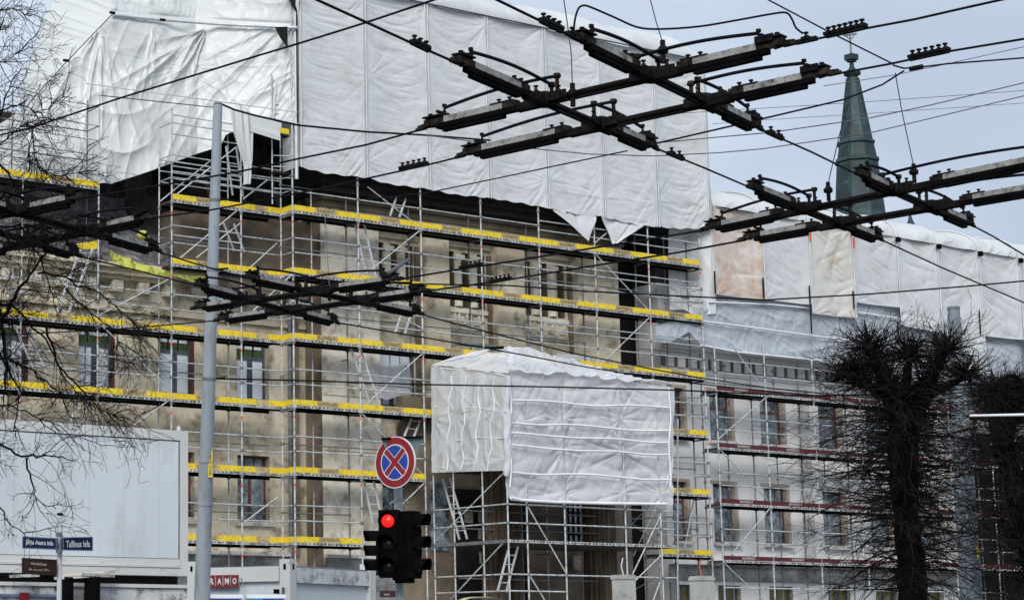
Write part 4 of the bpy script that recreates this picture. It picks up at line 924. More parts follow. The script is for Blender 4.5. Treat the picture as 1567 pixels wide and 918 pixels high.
c = P(218, 360, 1.2); o = MB().lathe([(.0, -.16), (.13, -.12), (.19, 0), (.12, .12), (0, .16)], c, 8).build('bundle', 'clothyellow'); tag(o, 'small yellow bundle lying on the dark left roof', 'bundle')
p0 = P(703, 523, .2); p1 = P(752, 531, .2)
o = boxo('cabinet', (p0.x, .1, p1.z), (p1.x, .5, p0.z), 'teal'); tag(o, 'low grey green board lying on the scaffold level just above the wrapped porch', 'board')
o = region_sheet('sheet_scrap', [(852, 540), (880, 543), (902, 546)], [(852, 550), (880, 553), (902, 556)], lambda x, t: .9, 'tarp', None, 20, 10, lambda X, Z, u, v: -.05*vn(X*3, Z*3), 852, 902)
tag(o, 'pale plaster patch sheet behind boards right above the wrapped porch ridge', 'sheeting')
# ================================================================== trolleybus overhead lines
ZW = 5.8
def pz(x, y, z=ZW): return PZ(x, y, z)
def stud(b, p, h=.12, mi=2):
    p = Vector(p)
    b.lathe([(.016, 0), (.016, h*.45), (.009, h*.5), (.009, h*.75), (.019, h*.78), (.019, h)], p, 6, mi, False)
def crossing(label, A1, A2, B1, B2, lens, z=ZW):
    """four running lines (start px, end px); lens: beam lengths at each end (m)"""
    root = empty('wire_crossing', (0, 0, 0), label, 'wire crossing', 'trolley wire crossings over the street')
    L_ = {}
    for k, (s_, e_) in dict(A1=A1, A2=A2, B1=B1, B2=B2).items(): L_[k] = (pz(*s_, z), pz(*e_, z))
    c = sum((p for ab in L_.values() for p in ab), Vector())/8; root.location = c
    def isect(l, m):
        p, r = l[0].xy, (l[1]-l[0]).xy; q, s_ = m[0].xy, (m[1]-m[0]).xy
        t = ((q-p).x*s_.y-(q-p).y*s_.x)/(r.x*s_.y-r.y*s_.x); return l[0]+(l[1]-l[0])*t
    X = {(a, b): isect(L_[a], L_[b]) for a in ('A1', 'A2') for b in ('B1', 'B2')}
    up = Vector((0, 0, 1))
    for k, (s_, e_) in L_.items():
        oth = [X[(k, b)] for b in ('B1', 'B2')] if k[0] == 'A' else [X[(a, k)] for a in ('A1', 'A2')]
        d = (e_-s_).normalized(); oth.sort(key=lambda p: (p-s_).length)
        MB().tube([oth[0]+d*.06, oth[0]*.5+oth[1]*.5, oth[1]-d*.06], .028, 8).beam(oth[0], oth[1], .028, .03, 0, off=(0, -.028)).build('runner_bar', 'runner', root)
        for end, node, dd in ((s_, oth[0], -d), (e_, oth[1], d)):
            Ln = (end-node).length; g0 = node+dd*min(.10, Ln*.1); sd_ = dd.cross(up)
            # insulator beam: pale weathered upper bar, black skid below, stops before the node
            a0 = node+dd*(Ln*.24 if Ln > .9 else Ln*.12); a1 = end-dd*.02
            b = MB()
            b.beam(a0, a1-dd*.05, .056, .052, 0, off=(0, .030))
            b.beam(a0-dd*.02, a1-dd*.10, .062, .040, 1, off=(0, -.014))
            b.beam(a0+dd*.10, a1-dd*.16, .050, .034, 1, off=(0, -.048))
            n_ = max(2, int(Ln/.28))
            for t in range(n_): b.lathe([(.01, 0), (.01, .012)], a0+(a1-a0)*((t+.5)/n_)+up*.053, 5, 1, False)
            b.build('insulator_beam', ['beamgrey', 'black'], root)
            # approach ramp from node to beam
            MB().beam(node, a0, .05, .055, 0, off=(0, -.005)).beam(node+dd*.02, a0-dd*.02, .085, .02, 0, off=(0, -.03)).build('approach_bar', 'runner', root)
            # end clamp: cheek plates and studs
            b = MB(); ea = end-dd*.20
            b.beam(ea, end+dd*.0, .062, .05, 0, off=(0, .030)); b.beam(end-dd*.08, end+dd*.08, .045, .05, 0, off=(0, .016), taper=.5); b.beam(ea+dd*.02, ea+dd*.20, .10, .012, 1, off=(0, .072))
            b.tube([end, end+dd*.10], .016, 6, 0)
            stud(b, end-dd*.05+up*.05, .055, 1); stud(b, end-dd*.19+up*.06, .10, 1)
            b.beam(ea+sd_*.04, ea+dd*.14+sd_*.04, .02, .05, 1, off=(0, .07)); b.beam(ea+dd*.05-sd_*.05, ea+dd*.05+sd_*.05, .02, .02, 1, off=(0, .10))
            b.build('end_clamp', ['beamrust', 'blackmetal'], root)
            # inner clamp
            b = MB(); b.beam(a0-dd*.03, a0+dd*.10, .064, .046, 0, off=(0, .030)); b.beam(a0, a0+dd*.22, .07, .008, 1, off=(0, .060))
            stud(b, a0+dd*.05+up*.05, .045, 1); stud(b, a0+dd*.15+up*.05, .045, 1); b.build('inner_clamp', ['beamrust', 'blackmetal'], root)
        # jumper cables arching over the nodes
        a = s_+d*.19+up*.13; e2 = e_-d*.19+up*.13; n1 = oth[0]+up*.15; n2 = oth[1]+up*.15
        def arc(p, q, h):
            return [p+(q-p)*t+up*(h*math.sin(math.pi*t)) for t in [i/10 for i in range(11)]]
        off_ = up*(.02 if k[0] == 'A' else .0)
        MB().tube(arc(a, n1+off_+d*.15, .03*min(1, (a-n1).length)), .0135, 6).build('jumper_cable', 'wire', root)
        MB().tube(arc(n2+off_-d*.15, e2, .03*min(1, (n2-e2).length)), .0135, 6).build('jumper_cable', 'wire', root)
        for q in (n1+off_+d*.12, n2+off_-d*.12):
            b = MB(); b.tube([q-up*.14, q+up*.01], .016, 6).lathe([(.0, -.02), (.028, -.015), (.028, .02), (0, .025)], q, 8); b.build('cable_post', 'beamrust', root)
    for (a, b_), p in X.items():
        da = (L_[a][1]-L_[a][0]).normalized(); db = (L_[b_][1]-L_[b_][0]).normalized()
        b = MB(); b.beam(p-da*.17, p+da*.17, .08, .07, 0, off=(0, .012)); b.beam(p-db*.17, p+db*.17, .08, .06, 0, off=(0, .008)); b.lathe([(.06, -.045), (.075, -.02), (.075, .05), (.03, .07)], p, 10, 0)
        for s1 in (-1, 1):
            stud(b, p+da*.13*s1+up*.045, .05, 1); stud(b, p+db*.13*s1+up*.04, .05, 1)
        b.beam(p-da*.1+db*.06, p+da*.16+db*.06, .02, .09, 1, off=(0, .03))
        b.build('crossing_frog', ['blackmetal', 'beamrust'], root)
    return L_, X, root
K1 = crossing('nearest trolley wire crossing, top centre, hung over the white sheeted roof', ((652, 196), (1200, 70)), ((711, 238), (1268, 115)), ((700, 97), (1000, 226)), ((886, 62), (1160, 196)), None)
K2 = crossing('trolley wire crossing at the right, hung against the green spire', ((1082, 351), (1640, 236)), ((1140, 367), (1640, 280)), ((1150, 288), (1346, 366)), ((1315, 268), (1486, 344)), None)
K3 = crossing('farthest trolley wire crossing, hung low before the yellow boards beside the lamp pole', ((300, 472), (608, 428)), ((335, 490), (650, 446)), ((302, 437), (514, 494)), ((378, 425), (642, 480)), None)
K4 = crossing('trolley wire crossing at the left edge tangled behind bare branches', ((-160, 362), (126, 303)), ((-90, 400), (230, 334)), ((-120, 318), (118, 391)), ((-60, 300), (240, 384)), None)
# ---------------------------------------------------------------- wires
GRP = 'overhead wires above the street'
def wire(label, pts, r=.008, m='wire', sp=(), cat='wire', z=None):
    def outside(p):
        v = p-CAM; x = CXP+FPX*v.dot(_r)/v.dot(CF); y = CYP-FPX*v.dot(CU)/v.dot(CF); return x > 1560 or x < -5 or y < 0
    pts = [Vector(p) for p in pts]                     # the wires go on past the frame
    if outside(pts[-1]): pts.append(pts[-1]+(pts[-1]-pts[-2]).normalized()*9)
    if outside(pts[0]): pts.insert(0, pts[0]+(pts[0]-pts[1]).normalized()*9)
    o = MB().tube(pts, r, 6).build('overhead_wire', m); tag(o, label, cat, GRP)
    for p, q, n_ in sp:                      # splice bars with bolts sit on the wire
        b = MB(); d = (q-p).normalized(); b.beam(p, q, .035, .03, 0, off=(0, .006))
        for i in range(n_):
            c = p+(q-p)*((i+.5)/n_)+Vector((0, 0, .02)); stud(b, c, .045, 0); b.beam(c-d*.03, c+d*.03, .05, .022, 0)
        b.build('splice_clamp', 'blackmetal', o)
    return o
Zs = lambda l, z=ZW: [pz(x, y, z) for x, y in l]
def spl(x0, y0, x1, y1, n=5, z=ZW): return (pz(x0, y0, z), pz(x1, y1, z), n)
wire('thick wire right from upper beam of the nearest crossing, two bolted clamps on it', Zs([(1198, 71), (1250, 60), (1325, 44), (1400, 30), (1470, 14), (1560, -6), (1640, -24)]), .0085, sp=(spl(1218, 67, 1250, 60, 1), spl(1264, 57, 1324, 43, 7)))
wire('thick wire right from lower beam of the nearest crossing, one bolted clamp', Zs([(1266, 116), (1363, 98), (1452, 79), (1567, 60), (1650, 46)]), .0085, sp=(spl(1392, 92, 1452, 79, 6),))
wire('lower thick wire from the nearest crossing left to the crossing in the branches', Zs([(713, 238), (640, 256), (572, 271), (490, 289), (400, 307), (320, 322), (230, 334)]), .0085, sp=(spl(612, 261, 654, 252, 5),))
wire('upper thick wire from the nearest crossing left to the crossing in the branches', Zs([(654, 196), (560, 222), (457, 243), (390, 258), (321, 271), (220, 288), (126, 303)]), .0085)
wire('wire from the top edge down to the outer left beam of the nearest crossing', Zs([(440, -24), (480, -2), (557, 33), (640, 71), (702, 98)]), .0095, sp=(spl(630, 66, 657, 79, 3),))
wire('wire from the top edge down to the upper beam of the nearest crossing', Zs([(700, -30), (760, 0), (830, 34), (888, 63)]), .0095, sp=(spl(828, 33, 860, 49, 4), spl(868, 52, 884, 60, 1)))
wire('wire linking the lower beam of the nearest crossing down to the right crossing', Zs([(998, 225), (1075, 256), (1150, 288)]), .0085, sp=(spl(1022, 235, 1046, 245, 2),))
wire('wire passing before the spire, linking the nearest crossing to the right crossing', Zs([(1158, 196), (1240, 232), (1316, 269)]), .0085, sp=(spl(1174, 203, 1198, 214, 2),))
wire('wire dropping right from the right crossing across the hooped white roof', Zs([(1344, 365), (1440, 409), (1567, 463), (1640, 492)]), .0085)
wire('wire dropping right from the far beam of the right crossing', Zs([(1484, 343), (1520, 362), (1567, 390), (1640, 430)]), .0085)
wire('wire from the right crossing to the far crossing, upper one, one clamp', Zs([(1084, 351), (1000, 365), (880, 384), (790, 399), (704, 412), (606, 428)]), .011, sp=(spl(704, 412, 737, 406, 5),))
wire('wire from the right crossing to the far crossing, lower one, one clamp', Zs([(1142, 367), (1040, 386), (900, 408), (790, 426), (750, 432), (648, 446)]), .011, sp=(spl(750, 433, 782, 427, 5),))
wire('wire from the far crossing passing in front of the wrapped porch ridge', Zs([(640, 480), (700, 496), (790, 519), (880, 541), (1000, 565), (1077, 579), (1180, 594), (1260, 602)]), .010)
wire('wire from the far crossing passing low across the wrapped porch top', Zs([(512, 493), (600, 508), (700, 525), (790, 541), (900, 562), (1040, 584), (1180, 599), (1260, 606)]), .010)
wire('black cable sagging right across the pruned tree crown', Zs([(1250, 605), (1330, 604), (1400, 592), (1440, 589), (1500, 589), (1567, 579), (1640, 568)]), .016)
wire('wire from the branch-side crossing right to the far crossing, lower', Zs([(238, 384), (300, 404), (380, 426)]), .009)
wire('wire from the branch-side crossing right to the far crossing, outer', Zs([(116, 391), (210, 414), (304, 438)]), .009)
wire('wire running left from the far crossing before the upper left windows', Zs([(337, 490), (200, 502), (60, 510), (-40, 514)]), .009)
def D(l): return [PD(x, y, d) for x, y, d in l]
wire('span wire rising from the branches to the top edge across the glossy sheet', D([(-20, 212, 30), (50, 195, 29), (185, 150, 28), (390, 87, 26), (457, 67, 25), (557, 36, 24), (680, -5, 23)]), .014)
wire('span wire from the lamp pole top drooping right across the seamed sheet', D([(340, 160, 26), (358, 168, 26), (390, 177, 26), (457, 192, 26), (560, 202, 27), (650, 207, 28), (750, 215, 29)]), .014)
wire('thin wire below the nearest crossing running to the right edge', D([(650, 207, 28), (780, 224, 28), (900, 236, 28), (1000, 239, 28), (1100, 234, 28), (1167, 228, 28), (1330, 204, 28), (1567, 147, 28), (1640, 128, 28)]), .008, 'thinwire')
wire('taut span wire from nearest crossing past the spire to a joint in the sky', D([(1003, 220, 17), (1107, 196, 17.2), (1167, 182, 17.4), (1290, 153, 17.6), (1350, 130, 17.7), (1383, 109, 17.8)]), .009)
o = wire('wire with a black turnbuckle running right from the sky joint', D([(1366, 100, 17.8), (1383, 105, 17.8), (1410, 103, 17.8), (1450, 98, 17.8), (1567, 89, 18), (1640, 84, 18)]), .008)
MB().tube(D([(1392, 106, 17.8), (1412, 102, 17.8)]), .022, 6).build('turnbuckle', 'blackmetal', o)
wire('wire from the top edge crossing before the spire cross to the sky joint', D([(1150, -12, 17.8), (1175, 0, 17.8), (1270, 50, 17.8), (1366, 98, 17.8)]), .007)
wire('thin upper wire faint in the sky right of the spire', D([(1260, 132, 30), (1370, 115, 30), (1450, 98, 30), (1567, 72, 30), (1640, 57, 30)]), .006, 'thinwire')
wire('fine wire crossing behind the spire, uppermost', D([(1003, 176, 45), (1167, 166, 45), (1330, 156, 45), (1567, 139, 45), (1640, 134, 45)]), .007, 'thinwire')
wire('fine wire from the nearest crossing rising gently past the spire', D([(1003, 219, 30), (1100, 210, 30), (1180, 203, 30), (1330, 181, 30), (1420, 162, 30), (1567, 127, 30), (1640, 110, 30)]), .009, 'thinwire')
wire('fine wire crossing behind the spire, second', D([(1090, 190, 45), (1167, 184, 45), (1330, 174, 45), (1567, 158, 45), (1640, 153, 45)]), .006, 'thinwire')
wire('thin wire sloping from the nearest crossing down across the seamed sheet', D([(960, 231, 22), (850, 254, 23), (780, 269, 24), (660, 294, 25), (560, 306, 26)]), .008)
wire('long level wire from the far crossing to the right edge at mid height', D([(609, 434, 26), (780, 437, 26), (900, 446, 26), (1040, 453, 26), (1170, 459, 26), (1330, 450, 26), (1480, 438, 26), (1567, 430, 26), (1640, 424, 26)]), .011)
wire('level dark wire crossing the top of the wrapped porch', D([(322, 579, 26), (460, 582, 26), (640, 588, 26), (850, 592, 26), (1040, 597, 26), (1150, 602, 26), (1260, 606, 26)]), .011)
def smooth(l, n=4):
    o = []
    for i in range(len(l)-1):
        p = [Vector(l[max(0, min(len(l)-1, i+k))]) for k in (-1, 0, 1, 2)]
        for j in range(n):
            t = j/n; o.append(.5*((2*p[1])+(p[2]-p[0])*t+(2*p[0]-5*p[1]+4*p[2]-p[3])*t*t+(3*p[1]-p[0]-3*p[2]+p[3])*t**3))
    return o+[Vector(l[-1])]
wire('black cable looping in the sky above the nearest crossing', smooth([PD(*q) for q in [(878, 48, 13.9), (880, 30, 13.9), (885, 14, 13.9), (893, 9, 13.9), (905, 12, 13.9), (940, 27, 14), (975, 42, 14), (1010, 45, 14), (1070, 41, 14), (1130, 31, 14), (1180, 22, 14), (1203, 20, 14), (1212, 30, 14), (1218, 43, 14), (1229, 52, 14)]]), .0075)
for k, (pts, lb) in enumerate((([(862, -5, 15), (868, 35, 15), (874, 80, 15), (876, 132, 15)], 'grey hanger wire above the left part of the nearest crossing'), ([(994, -5, 15), (1003, 30, 15), (1014, 66, 15)], 'grey hanger wire above the middle of the nearest crossing'),
                               ([(1370, 112, 17.8), (1380, 170, 18), (1398, 254, 18.3)], 'grey hanger wire from the sky joint to the right crossing'), ([(1300, 155, 17.6), (1285, 205, 18), (1267, 282, 18.6)], 'pale hanger wire crossing the spire to the right crossing'), ([(497, 325, 26), (502, 405, 24), (504, 440, 23.5)], 'hanger wire above the far crossing'))):
    o = wire(lb, D(pts), .0045, 'thinwire'); q = PD(*pts[-1])
    b = MB(); b.tube([q+Vector((0, 0, .02)), q-Vector((0, 0, .16))], .02, 6).lathe([(.0, -.03), (.04, -.02), (.045, .01), (.02, .04)], q-Vector((0, 0, .06)), 7); b.build('hanger_insulator', 'blackmetal', o)
wire('thin strap wire rising from the far crossing toward the ladder', D([(594, 418, 22), (626, 397, 22.5)]), .02, 'thinwire')
# ================================================================== spire
D0 = 150.; ax = P(0, 0, 0)
axis = PD(1316, 330, D0)
zc = lambda y: PD(1310, y, D0).z
sp = empty('church_spire', (axis.x, axis.y, 0), 'slender green copper church spire with a pale cross behind the white roof', 'spire')
sp_c = Vector((axis.x, axis.y, 0))
def rad(px): return px/FPX*D0*1.0
def ring(name, prof, m, n=8): return MB().lathe([(rad(r), zc(y)) for r, y in prof], sp_c, n, 0, n > 10).build(name, m, sp)
ring('spire_shaft', [(46, 420), (38, 331), (33.5, 280), (31, 248)], 'copper')
ring('moulding', [(31, 248), (34, 246), (34, 242), (30.5, 240)], 'copper'); ring('spire_shaft', [(29.5, 240), (26.5, 219)], 'copper')
ring('moulding', [(26.5, 219), (29, 217), (29, 214), (25.5, 212)], 'copper'); ring('spire_shaft', [(25, 212), (17, 165), (9.5, 111)], 'copper')
ring('finial_collar', [(8, 111), (8, 107), (12.5, 105), (13, 101), (9, 98), (5, 95), (4, 92)], 'copper', 12); ring('finial_stem', [(3.6, 95), (3.2, 80), (4, 72)], 'copper', 8)
b = MB(); w_ = rad(7.5); b.box((sp_c.x-w_, sp_c.y-w_, zc(81)), (sp_c.x+w_, sp_c.y+w_, zc(72))); b.box((sp_c.x-w_*.7, sp_c.y-w_*.7, zc(84)), (sp_c.x+w_*.7, sp_c.y+w_*.7, zc(81.2))); b.build('finial_cap', 'copperdark', sp)
b = MB(); rr = _r
def at(dx, y): return Vector((sp_c.x, sp_c.y, zc(y)))+rr*rad(dx)
t = rad(1.5); b.tube([at(0, 73), at(0, 27)], t, 6).tube([at(-9, 41), at(9, 38)], t, 6)
b.tube([at(6*math.cos(a), 40+6*math.sin(a)) for a in np.linspace(0, 2*math.pi, 14)], t*.6, 5).lathe([(0, 0), (rad(2), rad(1)), (0, rad(4))], at(0, 30), 6)
for dx, y in ((-9, 41), (9, 38)): b.lathe([(0, -rad(2)), (rad(2.2), 0), (0, rad(2))], at(dx, y), 6)
b.build('cross', 'galvdark', sp)
b = MB()                                            # ribs on the eight edges
for k in range(8):
    t_ = 2*math.pi*(k+.5)/8; b.tube([sp_c+Vector((math.cos(t_)*rad(r), math.sin(t_)*rad(r), zc(y))) for r, y in ((46, 420), (38, 331), (31, 248), (25, 212), (9.5, 111))], rad(.9), 5)
b.build('edge_rib', 'copperdark', sp)
for k in range(8):                                  # framed panels in the lower bands
    for (y0, y1, r0, r1) in ((278, 252, 33.2, 31.4), (238, 221, 29.3, 26.8), (209, 190, 24.5, 21.2), (325, 285, 37.4, 34.0)):
        a0, a1 = 2*math.pi*(k+.5)/8, 2*math.pi*(k+1.5)/8; vs = []
        for y, r in ((y0, r0), (y1, r1)):
            A_ = Vector((math.cos(a0), math.sin(a0), 0)); B_ = Vector((math.cos(a1), math.sin(a1), 0))
            for f in (.22, .78): q = sp_c+(A_*(1-f)+B_*f)*rad(r)*1.012; vs.append((q.x, q.y, zc(y)))
        MB().add(vs, [(0, 1, 3, 2)]).build('sunk_panel', 'copperdark', sp)
f0 = PD(1394, 352, 120); o = MB().lathe([(.42, -2.5), (.40, 0), (.16, .55), (.02, 1.1)], f0, 8).build('roof_finial', 'copperdark'); tag(o, 'tiny dark pointed roof finial peeping over the white hooped roof', 'finial')

# ================================================================== lamp pole (left)
Dp = 26.
b0 = PD(309, 918, Dp); t0 = PD(333.5, 160, Dp+.0)
base = Vector((b0.x+(b0.x-t0.x)*.0, b0.y, 0)); t0 = Vector((t0.x, t0.y, t0.z))
dirp = (t0-b0)/(t0.z-b0.z); base = b0-dirp*b0.z
lp = empty('lamp_pole', base, 'tall tapering grey steel pole with a narrow yellow tag in front of the container', 'pole')
r0 = 25/FPX*Dp/2; r1 = 14/FPX*Dp/2
def axp(z): return base+dirp*z
zsq = [0, 3.3, 3.32, 5.3, 5.35, 7.0, 7.03, t0.z]; tot = t0.z-b0.z
rz = lambda z: (r0+(r1-r0)*((z-b0.z)/tot))
MB().tube([axp(z) for z in zsq], [rz(z)*(1 if i % 2 == 0 or i == 0 else .985) for i, z in enumerate(zsq)], 20).build('shaft', 'pole', lp)
MB().tube([t0, t0+Vector((0, 0, .03))], [r1*1.08, r1*.7], 16).build('cap', 'galvdark', lp)
for y in (306, 412, 579, 705, 770):
    c = PD(320-(y-500)*.03, y, Dp); z = c.z
    MB().tube([axp(z-.02), axp(z+.02)], rz(z)*1.08, 16).build('clamp_band', 'galvdark' if y < 700 else 'pole', lp)
    if y in (412, 579, 306): MB().tube([axp(z)+_r*rz(z), axp(z)+_r*(rz(z)+.13)+Vector((0, 0, .01))], .014, 6).build('wire_bracket', 'blackmetal', lp)
zt_ = PD(322, 683, Dp).z; zb_ = PD(322, 731, Dp).z
c = axp((zt_+zb_)/2); cc = c+_r*(rz(c.z)*.55)-_fh*(rz(c.z)*.9); q = MB().beam(cc-Vector((0, 0, (zt_-zb_)/2)), cc+Vector((0, 0, (zt_-zb_)/2)), .055, .012, 0, up=_fh)
pl = q.build('yellow_tag', 'yellow', lp)
place_text('lettering', 'R 402 108', cc-_fh*.012, Vector((0, 0, -1)), _r, (zt_-zb_)*.85, .03, 'print', lp)

# ================================================================== container stack on the left
DC = 35.
e = PD(287, 660, DC); YC = e.y; xr = e.x; xl = P(-140, 640, YC).x
ztop = e.z; zbot = P(287, 881, YC).z
ct = empty('container', (xr-3, YC, zbot), 'large white panelled container set on top of the stained cabins at the left', 'container')
fr = .17
b = MB(); b.box((xr-.16, YC-.02, zbot), (xr, YC+2.5, ztop)); b.build('corner_post', 'contframe', ct)
b = MB(); b.box((xl, YC-.02, ztop-.17), (xr-.162, YC+2.5, ztop)); b.build('top_rail', 'contframe', ct)
b = MB(); b.box((xl, YC-.02, zbot), (xr-.162, YC+2.5, zbot+.13)); b.box((xl, YC-.006, zbot+.13), (xr-.162, YC+.1, zbot+.135)); b.build('bottom_rail', 'contframe', ct)
MB().box((xl, YC-.035, zbot+.14), (xr-.165, YC+.05, zbot+.16)).box((xl, YC-.01, zbot+.165), (xr-.165, YC+.06, zbot+.29)).build('sill_rail', 'contframe', ct)
MB().box((xr-.185, YC-.006, zbot+.29), (xr-.164, YC+.05, ztop-.172)).build('dark_seal', 'galvdark', ct); MB().box((xl, YC+.0, ztop-.20), (xr-.2, YC+.05, ztop-.172)).build('dark_seal', 'galvdark', ct)
xs_ = [xr-.19]+[P(x, 700, YC).x for x in (243, 190, 137, 80, 22, -36, -95)]+[xl]
for i in range(len(xs_)-1):
    boxo('wall_panel', (xs_[i+1]+.002, YC-.008+.002*(i % 2), zbot+.30), (xs_[i]-.002, YC+.06, ztop-.195), 'contwhite', ct)
MB().box((xl, YC+.065, zbot+.2), (xr-.17, YC+2.4, ztop-.35)).build('interior', 'greyframe', ct)
MB().lathe([(.03, 0), (.045, .05), (.02, .1)], (xr-.12, YC+.1, ztop), 6).build('corner_fitting', 'stained', ct)
# dark gap and planks between container and cabins
zg = P(150, 892, YC).z
o = MB().box((xl, YC+.25, zg-.02), (xr-.05, YC+2.4, zbot-.004)).build('timber_packing', 'voiddark'); tag(o, 'dark timber packing in the gap beneath the big white container', 'timber')
o = empty('plank_stack', (xr-4, YC, zg), 'weathered planks lying on two black posts beneath the white container', 'planks')
for k, (xa, ya, xb, yb) in enumerate(((92, 880, 176, 874), (120, 878, 170, 881), (88, 884, 150, 880), (20, 881, 55, 880))):
    a_ = P(xa, ya, YC-.35); b_ = P(xb, yb, YC-.3); MB().beam(a_, b_, .22, .045).build('plank', 'deckedge' if k % 2 else 'stonelight', o)
# stained cabins below
cb = empty('cabin', (xr-3, YC, 0), 'low white cabin row with grime streaked top rail below the big container', 'cabin')
zt_ = zg
MB().box((xl, YC-.05, zt_-.06), (xr+.15, YC+2.4, zt_)).build('top_lip', 'contframe', cb)
MB().box((xl, YC-.01, zt_-.36), (xr+.15, YC+2.4, zt_-.065)).build('top_rail', 'stained', cb)
MB().box((xl, YC+.0, zt_-.40), (xr+.1, YC+.1, zt_-.365)).build('dark_groove', 'greyframe', cb)
for i in range(len(xs_)-1): boxo('wall_panel', (xs_[i+1]+.01, YC+.01, .1), (xs_[i]+.10*(i == 0)-.01, YC+.1, zt_-.405), 'cabwhite', cb)
MB().box((xl, YC+.11, .05), (xr+.1, YC+2.38, zt_-.37)).build('body', 'greyframe', cb)
z_ = P(60, 913, YC).z
for dz in (.0, .10): MB().box((xl, YC-.07, z_-dz), (P(96, 913, YC).x, YC-.02, z_-dz+.045)).build('blue_rail', 'navyedge', cb)
for x in (37, 135):
    p0 = P(x-6, 906, YC-.1); p1 = P(x+6, 940, YC-.1); o = boxo('red_cover', (p0.x, YC-.14, p1.z), (p1.x, YC-.075, p0.z), 'signred', cb)
for xa, xb in ((96, 117), (137, 158)):
    p0 = P(xa, 882, YC-.5); p1 = P(xb, 990, YC-.5); o = MB().lathe([((p1.x-p0.x)/2, 0), ((p1.x-p0.x)/2, p0.z)], ((p0.x+p1.x)/2, YC-.35, 0), 10, 0, False).build('black_post', 'black')
    tag(o, 'thick black post under the planks, %s of the street name signs' % ('just right' if xa < 100 else 'second to the right'), 'post', 'black posts under the planks')
# ================================================================== RAMO cabin, turned a little
Dn = 29.; nc = PD(443, 862, Dn); azr = AZ-R(34.4); rv = Vector((math.cos(azr), math.sin(azr), 0)); lv = Vector((-math.sin(azr), math.cos(azr), 0))
def hit(px, d):                                     # where the direction from the corner meets the column px
    lo, hi = .1, 20
    for _ in range(50):
        m_ = (lo+hi)/2; q = nc+d*m_; v = q-CAM; x = CXP+FPX*v.dot(_r)/v.dot(CF)
        if (x-px)*(1 if px > 443 else -1) > 0: hi = m_
        else: lo = m_
    return m_
Lr = hit(571, rv); Ll = hit(291, lv); zt_ = nc.z
rc = empty('cabin', (nc.x, nc.y, 0), 'pale site cabin with grimy roof rail and red nameplate right of the lamp pole', 'cabin')
def obx(name, o, u0, u1, w0, w1, z0, z1, m_, parent=rc):       # box in the cabin's own frame: u along rv, w along lv
    vs = [nc.xy.to_3d()*1+rv*u+lv*w_+Vector((0, 0, z)) for z in (z0, z1) for u, w_ in ((u0, w0), (u1, w0), (u1, w1), (u0, w1))]
    vs = [Vector((v.x, v.y, v.z)) for v in vs]
    return MB().add(vs, [(0, 3, 2, 1), (4, 5, 6, 7), (0, 1, 5, 4), (1, 2, 6, 5), (2, 3, 7, 6), (3, 0, 4, 7)]).build(name, m_, parent)
obx('wall', 0, .05, Lr-.02, .05, Ll-.02, 0, zt_-.26, 'contwhite')
obx('top_rail', 0, .18, Lr-.12, -.01, .14, zt_-.27, zt_-.05, 'stained'); obx('top_rail', 0, -.01, .14, .18, Ll-.12, zt_-.25, zt_-.03, 'contframe')
obx('roof', 0, .02, Lr-.02, .02, Ll-.02, zt_-.06, zt_-.02, 'galvdark')
for u, w_, nm in ((0, 0, 0), (Lr-.12, 0, 1), (0, Ll-.12, 2)):
    obx('corner_post', 0, u-.02, u+.16, w_-.02, w_+.16, 0, zt_+.07, 'contframe')
    for k in (.05,):
        pass
obx('lifting_hole', 0, .05, .09, -.028, -.021, zt_-.08, zt_+.0, 'black'); obx('lifting_hole', 0, -.028, -.021, .05, .09, zt_-.08, zt_+.0, 'black'); obx('lifting_hole', 0, -.028, -.021, Ll-.06, Ll-.02, zt_-.08, zt_+.0, 'black')
zl = PD(350, 889, Dn); 
def on_left(px, y):  # point on the left face
    d_ = ray(px, y); n_ = -rv; o_ = nc-rv*.0; t = (o_-CAM).dot(n_)/d_.dot(n_); return CAM+d_*t
a_ = on_left(314, 880); b_ = on_left(366, 879); c_ = on_left(366, 898); d_ = on_left(314, 898)
nrm = -rv
MB().add([p+nrm*.06 for p in (a_, b_, c_, d_)]+[p+nrm*.0 for p in (a_, b_, c_, d_)], [(0, 1, 2, 3), (0, 4, 5, 1), (1, 5, 6, 2), (2, 6, 7, 3), (3, 7, 4, 0)]).build('nameplate', 'signdark', rc)
rr_ = (b_-a_).normalized(); uu = Vector((0, 0, 1)); hh = (a_-d_).length; ww = (b_-a_).length
for k, ch in enumerate('PRAMO'[1:]):
    cc = b_+(c_-b_)*.5-rr_*(ww*(.06+.222*(3-k)))+nrm*.066
    place_text('lettering', ch, cc+nrm*.004, rr_, uu, ww*.115, hh*.52, 'signwhite', rc, .02)
    MB().beam(cc-rr_*ww*.118-uu*hh*.42, cc-rr_*ww*.118+uu*hh*.42, .012, .008).build('plate_divider', 'reveal', rc)
a_ = on_left(372, 898); MB().tube([a_+nrm*.1, a_+nrm*.12+uu*.1, a_+nrm*.1+uu*.13+rr_*.04, a_+nrm*.1+rr_*.06], .01, 5).build('hook', 'galvdark', rc)
o = MB().box(on_left(415, 905)+Vector((-.04, -.12, -.03)), on_left(423, 901)+Vector((.02, -.05, .0))).build('small_lamp', 'black', rc)
MB().tube([on_left(436, 912)+nrm*.05, on_left(436, 898)+nrm*.05], .02, 6).build('vent_pipe', 'greyframe', rc)
